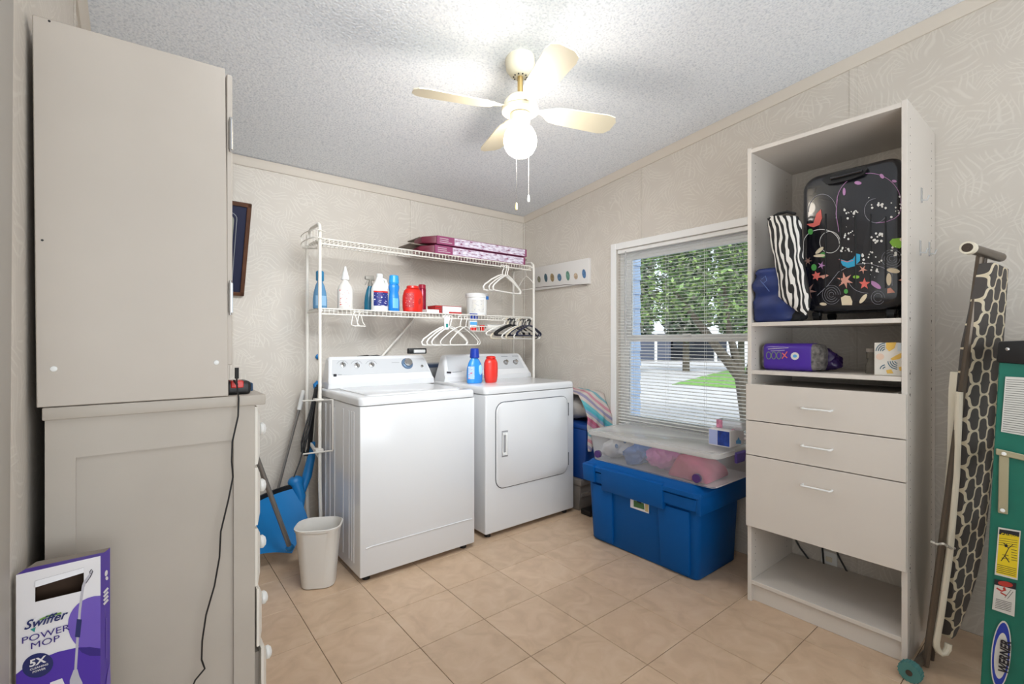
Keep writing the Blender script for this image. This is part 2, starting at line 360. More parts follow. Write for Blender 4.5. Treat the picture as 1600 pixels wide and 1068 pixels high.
# window_1
M_vin = mat('window_vinyl', 'f6f6f5', .35)
wr = struct(box(WX-.012, WX-.0005, 1.07, 1.115, .57, 1.935, .002, 1).build('window_1', M_white))
box(WX-.012, WX-.0005, 2.205, 2.25, .57, 1.935, .002, 1).build('casing', M_white, wr)
box(WX-.012, WX-.0005, 1.115, 2.205, 1.89, 1.935, .002, 1).build('casing', M_white, wr)
box(WX-.03, WX+.02, 1.06, 2.26, .585, .615, .004, 1).build('window_sill', M_white, wr)
def frame(name, x0, x1, y0, y1, z0, z1, t, parent, m):
    g = G(); g.box(x0, x1, y0, y0+t, z0, z1); g.box(x0, x1, y1-t, y1, z0, z1); g.box(x0, x1, y0+t, y1-t, z0, z0+t); g.box(x0, x1, y0+t, y1-t, z1-t, z1)
    return g.build(name, m, parent, smooth=False)
frame('window_frame', WX+.045, WX+.1, HY0, HY1, HZ0, HZ1, .035, wr, M_vin)
s1 = frame('upper_sash', WX+.075, WX+.1, HY0+.035, HY1-.035, 1.225, HZ1-.035, .04, wr, M_vin)
box(WX+.085, WX+.088, HY0+.075, HY1-.075, 1.265, HZ1-.075).build('pane', M_glass, s1, smooth=False)
s2 = frame('lower_sash', WX+.048, WX+.073, HY0+.035, HY1-.035, HZ0+.035, 1.268, .042, wr, M_vin)
box(WX+.058, WX+.061, HY0+.077, HY1-.077, HZ0+.077, 1.226).build('pane', M_glass, s2, smooth=False)
box(WX+.04, WX+.05, 1.64, 1.70, 1.255, 1.275, .003, 1).build('sash_lock', M_vin, wr)

# ================================================================= WINDOW BLIND
bl = thing('window_blind', 'white mini blind with thin horizontal slats hanging in the window', 'blind', (WX+.022, 1.66, HZ1))
M_slat = mat('blind_slat', 'f6f5f2', .4)
box(WX+.006, WX+.036, HY0+.004, HY1-.004, HZ1-.028, HZ1-.001, .002, 1).build('headrail', M_white, bl)
sl = None; zz = HZ1-.042; k = 0
while zz > HZ0+.022:
    if sl is None:
        g = G(); y0, y1 = HY0+.008, HY1-.008; q = []
        for i in range(5):
            t = i/4; q.append((WX+.009+.025*t, .0018*(1-(2*t-1)**2)+.003*(t-.5)))
        g.loft([[(x, y, zz+h) for x, h in q]+[(x, y, zz+h-.0005) for x, h in q[::-1]] for y in (y0, y1)])
        sl = g.build('slat', M_slat, bl); z00 = zz
    else:
        c = sl.copy(); C.objects.link(c); c.parent = bl; c.location.z = zz-z00
    zz -= .0215
box(WX+.010, WX+.034, HY0+.008, HY1-.008, HZ0+.003, HZ0+.014, .002, 1).build('bottom_rail', M_white, bl)
for y in (1.25, 1.53, 1.80, 2.07):
    g = G()
    for x in (WX+.0085, WX+.0345): g.cyl((x, y, HZ0+.01), (x, y, HZ1-.02), .0007, n=5)
    g.build('ladder_cord', M_white, bl)
G().cyl((WX+.003, 2.125, HZ1-.02), (WX+.003, 2.125, 1.19), .0035, n=6).build('tilt_wand', clear_mat('wand_plastic', 'd8d8d8', .4), bl)

# ================================================================= OUTSIDE
GZ = -.6
M_conc = mat('driveway_concrete', 'b9b4b4', .9, var=.08, vscale=2); M_grass = mat('lawn', '6f9a45', .9, var=.35, vscale=9, bump=.6, bscale=40)
o = box(2.9, 90, -50, 60, GZ-.2, GZ).build('ground', M_conc, smooth=False); struct(o)
# lawn
lp = [az(1050, 600, GZ+.02), az(1120, 582, GZ+.02), az(1215, 562, GZ+.02), az(1290, 575, GZ+.02), az(1240, 618, GZ+.02), az(1130, 604, GZ+.02)]
G().prism([(p.x, p.y, GZ+.001) for p in lp], (0, 0, .03)).build('lawn', M_grass, smooth=False)['kind'] = 'structure'
# patio slab + low curb close to the window
struct(box(3.0, 5.4, -.5, 4.2, GZ+.001, GZ+.12).build('patio', mat('patio_concrete', 'dcdcdf', .8, var=.05), smooth=False))
tag(box(5.4, 5.62, -.5, 4.2, GZ+.001, GZ+.42, .01).build('low_garden_wall', mat('grey_block', '9c9aa0', .9, var=.1)), 'low grey garden wall beyond the patio outside the window', 'wall')
# siding of the house wing seen at the left of the glass
M_sid = mat('pale_blue_siding', 'b9cbe6', .6)
sd_ = thing('house_wing', 'pale blue clapboard house wing outside the left edge of window', 'building', (3.02, 2.44, GZ))
box(2.86, 3.20, 2.345, 2.6, GZ+.001, 2.55).build('wall', M_sid, sd_, smooth=False)
pl = None
for i in range(27):
    z = GZ+.02+i*.115
    if pl is None:
        g = G(); g.hexa([(2.86, 2.328, z), (3.205, 2.328, z), (3.205, 2.345, z), (2.86, 2.345, z), (2.86, 2.34, z+.114), (3.205, 2.34, z+.114), (3.205, 2.345, z+.114), (2.86, 2.345, z+.114)])
        pl = g.build('clapboard', M_sid, sd_, smooth=False); zp = z
    else:
        c = pl.copy(); C.objects.link(c); c.parent = sd_; c.location.z = z-zp
# neighbour's house with carport posts
nb = az(1040, 564, GZ); nd = Vector((FX, FY, 0)); nr = Vector((FY, -FX, 0))
hb = thing('neighbour_house', 'low pale house with white carport posts across the driveway', 'building', (nb.x, nb.y, GZ))
def hb_box(a0, a1, d0, d1, z0, z1, name, m):
    g = G(); P = lambda a, d, z: nb+nr*a+nd*d+Vector((0, 0, z-nb.z+0))
    z0 += GZ; z1 += GZ
    P = lambda a, d, z: Vector((nb.x, nb.y, 0))+nr*a+nd*d+Vector((0, 0, z))
    g.hexa([P(a0, d0, z0), P(a1, d0, z0), P(a1, d1, z0), P(a0, d1, z0), P(a0, d0, z1), P(a1, d0, z1), P(a1, d1, z1), P(a0, d1, z1)]); return g.build(name, m, hb, smooth=False)
hb_box(-6, 1.5, 3, 9, .001, 2.6, 'wall', mat('far_wall', '9aa0b4', .8)); hb_box(-6.4, 9, -1, 9.4, 2.6, 2.95, 'roof', mat('far_roof', 'e3e3e6', .7))
for i, a in enumerate((-4, -1.2, 1.6, 4.4, 7.2)):
    hb_box(a, a+.22, -.6, -.4, .001, 2.6, 'post', M_white)
hb_box(1.5, 9, 7, 7.2, .001, 2.6, 'rear_wall', mat('far_dark', '5b5d66', .8))
hb_box(1.8, 3.9, 3.2, 5.8, 1.2, 1.9, 'window', mat('far_glass', '3a3f4a', .2))
# trees
M_bark = mat('bark', '5c5347', .9, var=.3, vscale=12, bump=.8, bscale=20)
def leaf_mat(name, cols):
    m = mat(name, cols[0], .6); N, L, b = nodes(m); g = N.new('ShaderNodeNewGeometry'); r = ramp(N, [(i/(len(cols)-1), c) for i, c in enumerate(cols)])
    L.new(g.outputs['Random Per Island'], r.inputs[0]); L.new(r.outputs[0], b.inputs['Base Color'])
    b.inputs['Subsurface Weight'].default_value = 0; return m
M_leaf = leaf_mat('tree_leaf', ['3a4a34', '55703f', '7a9656', 'a3b86c', '4f5f45', '6d6a5c']); M_leaf2 = leaf_mat('far_leaf', ['3a4a3c', '55664f', '6d7a5c', '8a867a', '59675a'])
def tree(name, base, crowns, trunk, nl, size, label, lm, rnd):
    t = thing(name, label, 'tree', base); R = random.Random(rnd)
    g = G()
    for pts, rs in trunk: g.tube(pts, .1, 8, rs=rs)
    g.build('trunk', M_bark, t)
    g = G(); bm = g.bm
    for (c, r) in crowns:
        for i in range(int(nl*(r[0]*r[1]*r[2])**.5)):
            while 1:
                p = Vector((R.uniform(-1, 1), R.uniform(-1, 1), R.uniform(-1, 1)))
                if p.length < 1 and p.length > .25: break
            q = Vector(c)+Vector((p.x*r[0], p.y*r[1], p.z*r[2])); a = Vector((R.gauss(0, 1), R.gauss(0, 1), R.gauss(0, .6))).normalized(); b = a.orthogonal().normalized()
            b = (Matrix.Rotation(R.uniform(0, 6.28), 3, a) @ b); s = size*R.uniform(.6, 1.3)
            bm.faces.new([bm.verts.new(q-a*s), bm.verts.new(q+b*s*.45), bm.verts.new(q+a*s), bm.verts.new(q-b*s*.45)])
    g.keep = True; o = g.build('foliage', lm, t, smooth=False, kind='stuff'); return t
tb = az(1150, 640, GZ)
tp = lambda u, v, d: EYE+ray(u, v)*d
tree('garden_tree', (tp(1172, 640, 9).x, tp(1172, 640, 9).y, GZ),
     [(tp(1040, 430, 9.5), (1.0, 1.0, .9)), (tp(1100, 460, 9), (1.1, 1.1, .55)), (tp(1165, 470, 9.5), (1.0, 1.0, .7)), (tp(1010, 480, 9.3), (.6, .7, .35)), (tp(1100, 385, 9.5), (1.2, 1.2, .6)), (tp(1200, 380, 9.5), (1.4, 1.4, .9)), (tp(1060, 330, 9.8), (1.3, 1.3, .7))],
     [([(tp(1172, 640, 9).x, tp(1172, 640, 9).y, GZ), tp(1158, 590, 9), tp(1130, 555, 9), tp(1100, 515, 9), tp(1050, 450, 9.2)], [.14, .12, .09, .07, .03]),
      ([tp(1160, 595, 9), tp(1150, 560, 9), tp(1140, 520, 9), tp(1130, 440, 9)], [.09, .08, .06, .03]),
      ([tp(1166, 610, 9), tp(1180, 540, 9.1), tp(1200, 400, 9.3)], [.09, .07, .03])], 1300, .06, 'green leafy garden tree with crooked branches just outside the window', M_leaf, 3)
labs_t = ('dark tree beyond the driveway, furthest left through the upper pane', 'dark tree beyond the driveway, second from left in window', 'dark tree beyond the driveway, second from right in window', 'dark tree beyond the driveway, mostly hidden by the storage tower')
for i, u in enumerate((985, 1072, 1158, 1245)):
    c = tp(u, 450, 28+.6*(i % 2)); c2 = tp(u, 395, 28); c3 = tp(u, 500, 28)
    tree('backdrop_tree', (c.x, c.y, GZ), [(c, (1.55, 1.55, 1.7)), (Vector((c.x, c.y, c2.z)), (1.5, 1.5, 1.7)), (Vector((c.x, c.y, c3.z)), (1.4, 1.4, 1.3))],
         [([(c.x, c.y, GZ), (c.x, c.y, c.z)], [.22, .12])], 1000, .2, labs_t[i], M_leaf2, 20+i)

# ================================================================= CEILING FAN
FXc, FYc = 1.372, 1.655; fz = cz(FYc)
M_ivory = mat('ivory_enamel', 'e0d8c0', .4)
fan = thing('ceiling_fan', 'ivory four-blade ceiling fan with a lit round globe', 'ceiling fan', (FXc, FYc, fz))
def L3(prof, m, name, n=28, parent=fan): return G().lathe((FXc, FYc, 0), prof, n).build(name, m, parent)
L3([(.066, fz+.008), (.068, fz-.02), (.064, fz-.05), (.045, fz-.075), (.03, fz-.082)], M_ivory, 'canopy')
g = G()
for i in range(10):
    t = i*math.pi/5; g.cyl((FXc+.03*math.cos(t), FYc+.03*math.sin(t), fz-.076), (FXc+.03*math.cos(t), FYc+.03*math.sin(t), fz-.084), .0035, n=8)
g.build('vent_holes', M_black, fan)
L3([(.013, fz-.08), (.013, 2.33)], mat('brass', 'b59a62', .3, .7), 'downrod', 12)
L3([(.02, 2.345), (.055, 2.335), (.072, 2.315), (.078, 2.298), (.078, 2.288)], M_ivory, 'motor_housing')
L3([(.07, 2.288), (.084, 2.282), (.084, 2.268), (.05, 2.262)], M_ivory, 'blade_hub')
L3([(.03, 2.264), (.046, 2.258), (.046, 2.225), (.038, 2.215), (.040, 2.20)], M_ivory, 'light_fitter')
L3([(.031, 2.262), (.035, 2.258), (.031, 2.254)], mat('brass', 'b59a62', .3, .7), 'fitter_ring', 20)
M_globe = mat('lit_globe', 'fff8ea', .4, emis='fff3e2', estr=16)
L3([(.040, 2.205), (.058, 2.19), (.072, 2.165), (.0765, 2.138), (.072, 2.110), (.058, 2.085), (.035, 2.068), (.008, 2.062)], M_globe, 'globe')
for k, a in enumerate((71, 161, 251, 341)):
    a = math.radians(a); dr = Vector((math.cos(a), math.sin(a), 0)); sd2 = Vector((-math.sin(a), math.cos(a), 0)); pit = math.radians(-13)
    wv = sd2*math.cos(pit)+Vector((0, 0, 1))*math.sin(pit); cc = Vector((FXc, FYc, 2.283))
    out = [(.13, -.030), (.16, -.048), (.20, -.055), (.43, -.066), (.465, -.058), (.485, -.03), (.485, .03), (.465, .058), (.43, .066), (.20, .055), (.16, .048), (.13, .030)]
    th = wv.cross(dr)*.005
    g = G(); g.prism([cc+dr*r+wv*s for r, s in out], th); bo = g.build('blade', M_ivory, fan, smooth=False)
    g = G(); g.prism([cc-th*.9+dr*r+wv*s for r, s in ((.06, -.014), (.10, -.012), (.13, -.028), (.175, -.04), (.185, -.02), (.175, 0), (.185, .02), (.175, .04), (.13, .028), (.10, .012), (.06, .014))], th*.8)
    for r, s in ((.165, -.028), (.165, .028), (.15, 0)): g.cyl(cc+dr*r+wv*s-th*1.6, cc+dr*r+wv*s, .004, n=8)
    g.build('blade_bracket', M_ivory, bo)
for (u, v0, v1, m_, cc) in ((807, 226, 325, M_ivory, 'e9d79a'), (826, 214, 313, M_whitepl, 'f2f2f0')):
    Y = FYc-.03; p0 = ay(u, 190, Y); p1 = ay(u, v1-8, Y)
    g = G(); z = p0.z; 
    while z > p1.z: g.ball((p1.x, Y, z), .0016, n=6, k=4); z -= .0048
    pc = g.build('pull_chain', M_chrome, fan)
    G().lathe((p1.x, Y, p1.z-.03), [(.002, .032), (.004, .028), (.0065, .012), (.005, 0), (.002, -.002)], 12).build('pull_knob', mat('knob_'+cc, cc, .3), pc)
bl_ = bpy.data.lights.new('globe_bulb', 'POINT'); bl_.energy = 3; bl_.color = (1, .95, .88); bl_.shadow_soft_size = .08
bo = bpy.data.objects.new('globe_bulb', bl_); C.objects.link(bo); bo.location = (FXc, FYc, 2.02)

# ================================================================= DRESSER + HUTCH (left)
DY = 1.30
dr_ = thing('dresser', 'greige painted chest of drawers with white knobs below the hutch', 'dresser', (.05, 1.75, 0))
xl, xr, yb = -.140, .229, 2.30
g = G(); zt = 1.066
g.box(xl, xl+.045, DY, DY+.022, .0, zt); g.box(xr-.045, xr, DY, DY+.022, .0, zt); g.box(xl+.045, xr-.045, DY, DY+.022, .985, zt); g.box(xl+.045, xr-.045, DY, DY+.022, .02, .12)
g.build('side_frame', M_paint2, dr_, smooth=False)
box(xl+.03, xr-.03, DY+.008, DY+.02, .10, 1.0).build('side_panel', M_paint2, dr_, smooth=False)
g = G(); g.box(xl+.002, xl+.012, DY+.02, yb, 0, zt); g.box(xl, xr, yb-.02, yb, 0, zt); g.box(xl, xr-.02, DY+.02, yb, .06, .08); g.build('carcass', M_paint2, dr_, smooth=False)
box(xl-.003, xr+.022, DY-.012, yb+.01, zt, 1.091, .0025, 2).build('top', M_paint2, dr_)
M_wp = mat('white_paint', 'e4ded4', .45)
for k in range(7):
    z1 = 1.060-k*.1505; z0 = z1-.143; px_ = .0 if k < 3 else (.004 if k == 3 else (.014 if k == 4 else .0))
    g = G(); x0 = xr+.001+px_
    g.loft([[(x0, y0, z0+e), (x0, y1, z0+e), (x0, y1, z1-e), (x0, y0, z1-e)] for y0, y1, e, x0 in ((DY+.004, yb-.004, 0, x0), (DY+.004, yb-.004, 0, x0+.006), (DY+.03, yb-.03, .022, x0+.016))])
    d = g.build('drawer', M_wp, dr_, smooth=False)
    box(x0-.30, x0-.0005, DY+.03, yb-.03, z0+.015, z1-.02).build('drawer_box', M_dark if 0 else M_paint2, d, smooth=False)
    for y in (1.40, 2.15):
        Mx = Matrix.Rotation(math.pi/2, 3, 'Y')
        G().lathe((x0+.0155, y, (z0+z1)/2), [(.008, 0), (.006, .006), (.010, .010), (.0165, .014), (.017, .020), (.011, .026), (.003, .028)], 16, M=Mx).build('knob', M_whitepl, d)
hu = thing('hutch_cabinet', 'tall greige wall cabinet stacked on top of the dresser', 'cabinet', (.03, 1.8, 1.0915))
HYf = 1.288; hzt = 1.912; hb_z = 1.0925
p = [ay(57, 638, HYf), ay(357, 617, HYf), ay(352, 107, HYf), ay(50, 22, HYf)]
g = G(); q = [Vector((a.x, HYf, a.z)) for a in p]; q[0].z = q[1].z = 1.0925; 
g.hexa([q[0], q[1], q[1]+Vector((0, .018, 0)), q[0]+Vector((0, .018, 0)), q[3], q[2], q[2]+Vector((0, .018, 0)), q[3]+Vector((0, .018, 0))], .0015, 1)
sp = g.build('side_panel', M_paint, hu)
hx0, hx1 = q[0].x+.006, q[2].x-.0005
g = G(); g.box(hx0, hx1, HYf+.018, 2.25, 1.0925, 1.108); g.box(hx0, hx1, HYf+.018, 2.25, 1.832, 1.848); g.box(hx0, hx0+.008, HYf+.018, 2.25, 1.108, 1.832); g.box(hx0, hx1, 2.25, 2.268, 1.0925, 1.848)
g.box(hx0+.01, hx1-.01, HYf+.018, 2.25, 1.48, 1.495); g.build('carcass', M_paint, hu, smooth=False)
for k, (y0, y1) in enumerate(((HYf+.006, 1.775), (1.78, 2.262))):
    d = box(hx1+.004, hx1+.016, y0, y1, 1.165, 1.856, .002, 1).build('door', M_paint, hu)
    for z in (1.325, 1.712):
        if k == 0: G().cyl((hx1+.012, HYf+.002, z-.035), (hx1+.012, HYf+.002, z+.035), .0048, n=10).cyl((hx1+.012, HYf+.002, z-.041), (hx1+.012, HYf+.002, z-.035), .003, n=8).cyl((hx1+.012, HYf+.002, z+.035), (hx1+.012, HYf+.002, z+.041), .003, n=8).build('hinge', M_chrome, d)
for (u, v) in ((84, 576), (338, 566)):
    c = ay(u, v, HYf); G().lathe((c.x, HYf, c.z), [(.0055, 0), (.005, .002), (.001, .003)], 14, M=Matrix.Rotation(math.pi/2, 3, 'X')).build('screw_cap', M_whitepl, sp)
for (u, v) in ((77, 33), (66, 375)):
    c = ay(u, v, HYf); G().lathe((c.x, HYf, c.z), [(.0022, 0), (.002, .0006)], 10, M=Matrix.Rotation(math.pi/2, 3, 'X')).build('nail_hole', M_black, sp)
# charger
cb = thing('battery_charger', 'black and red battery charger with long cord on dresser top', 'charger', (.20, 1.335, 1.091))
p = ay(376, 611, 1.33); 
g = G(); g.box(.170, .224, 1.315, 1.385, 1.0912, 1.124, .008, 3); g.build('case', M_black, cb)
box(.180, .207, 1.3125, 1.35, 1.108, 1.1255, .002, 1).build('red_panel', M_red, cb)
box(.2245, .230, 1.325, 1.375, 1.097, 1.118, .003, 2).build('side_clip', mat('slate_blue', '2c4a6b', .4), cb)
cp = [ay(u, v, DY-.018) for u, v in ((370, 578), (370, 600), (373, 622), (372, 650), (363, 690), (362, 720), (364, 745), (357, 780), (345, 830), (343, 870), (335, 915), (322, 960), (316, 1000), (315, 1030), (320, 1044), (305, 1062), (296, 1085))]
cp2 = []
for a, b in zip(cp, cp[1:]):
    for t in (0, .33, .66): cp2.append(a.lerp(b, t))
g = G(); g.tube(cp2, .0019, 7); g.tube([(cp[0].x, DY-.018, cp[0].z-.02), (cp[0].x, DY-.018, cp[0].z+.006)], .0045, 8); g.tube([cp[1], (cp[1].x, DY+.02, cp[1].z+.006)], .003, 7); g.build('cord', M_black, cb)

# ================================================================= MOP BOX
zt = .825
FLb, FRb, BRb, BLb = [az(u, v, zt) for u, v in ((25, 898), (157, 868), (172, 855), (57, 877))]
FLb.x = max(FLb.x, LX+.002); BLb.x = max(BLb.x, LX+.002)
mb = thing('mop_box', 'purple and white cardboard mop box with handle cutout before the dresser', 'box', ((FLb.x+BRb.x)/2, (FLb.y+BRb.y)/2, 0))
nrm = (FRb-FLb).cross(Vector((0, 0, 1))).normalized()
M_pw = mat('white_print', 'e3e0e2', .45); M_pur = mat('purple_print', '4b2ca0', .4); M_pur2 = mat('mid_purple_print', '6d55b5', .4); M_pur3 = mat('deep_purple_print', '2e1a7a', .4); M_nav = mat('navy_print', '1a2560', .4)
def fp(u, v): return onpl(u, v, FLb, nrm)
bot = lambda p: Vector((p.x, p.y, .001))
ins = -nrm*.001
H4 = [fp(55, 907), fp(131, 886), fp(131, 922), fp(55, 940)]  # hole corners: tl,tr,br,bl
fr = G(); fr.keep = True
fr.face([FLb, bot(FLb), bot(FRb), H4[2], H4[3], H4[0]][0:1]+[bot(FLb), Vector((H4[3].x, H4[3].y, .001)), H4[3], H4[0], Vector((H4[0].x, H4[0].y, zt))])
fr.face([Vector((H4[0].x, H4[0].y, zt)), H4[0], H4[1], Vector((H4[1].x, H4[1].y, zt))])
fr.face([H4[3], Vector((H4[3].x, H4[3].y, .001)), Vector((H4[2].x, H4[2].y, .001)), H4[2]])
fr.face([Vector((H4[1].x, H4[1].y, zt)), H4[1], H4[2], Vector((H4[2].x, H4[2].y, .001)), bot(FRb), FRb])
fr.build('front_panel', M_pw, mb, smooth=False)
g = G(); g.keep = True; g.face([FRb, bot(FRb), bot(BRb), BRb]); g.build('right_panel', M_pur, mb, smooth=False)
g = G(); g.keep = True; g.face([BRb, bot(BRb), bot(BLb), BLb]); g.face([BLb, bot(BLb), bot(FLb), FLb]); g.build('back_panel', mat('brown_cardboard', '4a3526', .8), mb, smooth=False)
g = G(); g.keep = True; a = FLb.lerp(BLb, .45); b = FRb.lerp(BRb, .45)
g.face([FLb, FRb, b, a]); g.build('top_flap', M_pur, mb, smooth=False)
g = G(); g.keep = True; g.face([a+Vector((0, 0, .0)), b, BRb, BLb]); g.build('top_tape', M_card, mb, smooth=False)
# folded flap of the handle hole
g = G(); e = nrm*.004; g.face([H4[0]+e*.2, H4[1]+e*.2, H4[1]+e+Vector((0, 0, -.008)), H4[0]+e+Vector((0, 0, -.010))]); g.build('handle_flap', M_pw, mb, smooth=False)
D = Decal(FLb, nrm, .0006); Z = lambda x, y: (x*.19474, 860+y*.19474)   # crop coordinates -> photograph
R_ = []
D.col(M_pur2).poly([(157, 930)]+[(157-(51)*math.sin(t)*1.0, 976-46*math.cos(t)) for t in [math.pi*i/16 for i in range(17)]]+[(157, 1022)])
D.col(M_pur).poly([(25, 1053), (35, 1045), (60, 1030), (90, 1018), (125, 1010), (157, 1012), (157, 1200), (25, 1200)])
D.col(M_pur3).poly([(122, 1012), (140, 1010), (157, 1013), (157, 1024), (140, 1024), (128, 1019)])
D.col(M_nav).ell(59, 1039, 25, 18.5, -.35, 28)
D.col(mat('silver_print', 'b7b4bd', .4)).line([(118, 1046), (121, 1000), (125, 950), (130, 915)], 4.0)
D.col(M_nav).line([(121, 995), (124, 967)], 8)
D.col(mat('silver_print', 'b7b4bd', .4)).line([(130, 916), (133, 908), (142, 897), (144, 891)], 4.5)
D.col(M_ink).line([(134, 911), (141, 901), (145, 892), (143, 889), (140, 893), (141, 896)], 1.2)
D.col(mat('silver_print', 'b7b4bd', .4)).poly([(115, 1046), (121, 1045), (124, 1056), (129, 1066), (128, 1200), (106, 1200), (109, 1062)])
D.col(M_pw).poly([(78, 1066), (97, 1059), (101, 1068), (101, 1080), (80, 1080)])
D.col(mat('leaf_green', '6b9a3a', .5)).line([(62, 968), (75, 962), (85, 960), (96, 957)], 2.6)
D.col(mat('teal_print', '1c8a84', .5)).poly([(47, 983), (56, 979), (54, 987)])
D.build('printed_front', mb)
uu = (fp(130, 960)-fp(30, 985)); uu.z = 0; uu.normalize()
def btxt(s, px, py, size, m, bold=.0, sh=0, sx=1, off=.0022): text(s, size, fp(px, py), uu, (0, 0, 1), mb, m, off=off, bold=bold, shear=sh, sx=sx)
btxt('Swiffer', 37, 983, .0205, M_nav, .0004, .35, .92); btxt('POWER', 33, 1005, .0155, M_pur3, 0, 0, 1.13); btxt('MOP', 47, 1013.5, .0155, M_pur3, 0, 0, 1.13)
btxt('5X', 46, 1040, .0165, M_pw, .0005, 0, 1.0, .004); btxt('CLEANING', 47, 1045.5, .0046, M_pw, .0001, 0, 1, .004); btxt('POWER', 51, 1049.5, .0046, M_pw, .0001, 0, 1, .004)
n2 = (BRb-FRb).cross(Vector((0, 0, 1))).normalized()
D = Decal(FRb, n2, .0006)
D.col(M_pw)
for u, v, a_ in ((166, 895, 5), (167, 903, 3)): D.ell(u, v, 2.2, a_, .2)
for v in (922, 928, 934, 940): D.line([(162, v+4), (169, v-4)], 3)
D.col(M_pur2).line([(166.5, 965), (166.5, 1028)], 1.2); D.col(M_pur2).poly([(168, 1050), (172, 1035), (173, 1068), (173, 1090), (163, 1090)])
D.build('printed_side', mb)

# ================================================================= PICTURE FRAME
pf = thing('picture_frame', 'dark wood picture frame with navy mat tilting off the back wall', 'picture frame', (.36, WY, 1.55))
T0, T1, B1 = ay(393, 318, 3.0), ay(393, 318, 3.0), ay(380.5, 461, 3.235)
w_ = .36; TL, TR = Vector((T1.x-w_, T1.y, T1.z)), T1.copy(); BR2, BL2 = Vector((T1.x, B1.y, B1.z)), Vector((T1.x-w_, B1.y, B1.z))
BR2.x = B1.x; BL2.x = B1.x-w_
nn = (TR-TL).cross(TR-BR2).normalized(); nn = -nn if nn.y > 0 else nn
def bar(a, b, inn, wd, dp, name, m, par):
    a = Vector(a); b = Vector(b); inn = Vector(inn).normalized()*wd; d = -nn*dp
    G().hexa([a, b, b+inn, a+inn, a+nn*0.0+d*-1, b-d, b+inn-d, a+inn-d], .002, 1).build(name, m, par)
M_wood = mat('walnut', '5a3826', .4, var=.3, vscale=25)
up = (TR-BR2).normalized(); xh = Vector((1, 0, 0))
bar(BL2, BR2, up, .022, .018, 'rail', M_wood, pf); bar(TL, TR, -up, .022, .018, 'rail', M_wood, pf); bar(BR2, TR, -xh, .022, .018, 'stile', M_wood, pf); bar(BL2, TL, xh, .022, .018, 'stile', M_wood, pf)
i4 = [BL2+xh*.02+up*.02, BR2-xh*.02+up*.02, TR-xh*.02-up*.02, TL+xh*.02-up*.02]
G().prism([x+nn*.004 for x in i4], nn*.004).build('mat_board', mat('navy_mat', '1b2140', .6), pf, smooth=False)
cc = (i4[0]+i4[2])/2+nn*.0085
G().prism([cc+xh*(x)+up*(y) for x, y, _ in rr(0, 0, 0, .20, .40, .03)], nn*.001).build('picture', mat('aged_print', '97998c', .4, var=.3, vscale=12), pf, smooth=False)
g = G(); g.tube([cc+nn*.002+xh*x+up*y for x, y, _ in rr(0, 0, 0, .225, .425, .035)], .0025, 6, closed=True); g.build('inner_line', mat('pale_line', '8d8f96', .4), pf)

# ================================================================= WASHER
wa = thing('washing_machine', 'white top-loading washing machine left of the dryer', 'washing machine', (1.225, 2.65, 0))
x0, x1, y0, y1 = .879, 1.572, 2.32, 2.985
g = G(); g.box(x0, x1, y0, y1, .03, .893, .006, 2); body = g.build('cabinet', M_enamel, wa)
g = G()
for y in (2.40, 2.43, 2.47, 2.56, 2.70, 2.78, 2.86): g.box(x0-.003, x0+.002, y, y+.012, .08, .86, .002, 1)
g.build('side_ribs', M_enamel, body)
G().tube([(x0+.03, y0-.0012, .175), (x0+.06, y0-.0012, .178), (x1-.06, y0-.0012, .178), (x1-.02, y0-.0012, .175)], .003, 6).build('kick_crease', M_enamel, body)
for (x, y) in ((x0+.05, y0+.05), (x1-.05, y0+.05), (x0+.05, y1-.05), (x1-.05, y1-.05)): G().cyl((x, y, 0), (x, y, .032), .02, n=12).build('foot', M_black, wa)
g = G(); g.loft([rr((x0+x1)/2, (y0+y1)/2, z, x1-x0+e, y1-y0+e, .03) for z, e in ((.8955, .0), (.897, .006), (.925, .008), (.935, .0), (.939, -.016))]); top = g.build('deck', M_enamel, wa, ang=50)
g = G(); g.loft([rr(1.225, 2.60, z, w, d, .03) for z, w, d in ((.9385, .57, .46), (.944, .57, .46), (.947, .555, .445))]); g.build('lid', M_enamel, wa)
def console(x0, x1, par, ends=.03):
    pr = [(2.868, .940), (2.866, .972), (2.885, .992), (2.892, 1.01), (2.955, 1.115), (2.975, 1.128), (3.01, 1.122), (3.02, .94)]
    g = G(); nn_ = len(pr); rings = []
    zc = 1.0; yc = 2.96
    for x, s, e in ((x0, .93, 0), (x0+.008, .985, 0), (x0+.02, 1, 0), (x1-.02, 1, 0), (x1-.008, .985, 0), (x1, .93, 0)):
        rings.append([(x+(ends*(z-.95)/.18*(1 if x < (x0+x1)/2 else -1) if z > .95 else 0), yc+(y-yc)*s, .94+(z-.94)*s) for y, z in pr])
    g.loft(rings); return g.build('console', M_enamel, par, ang=30)
con = console(.895, 1.612, wa)
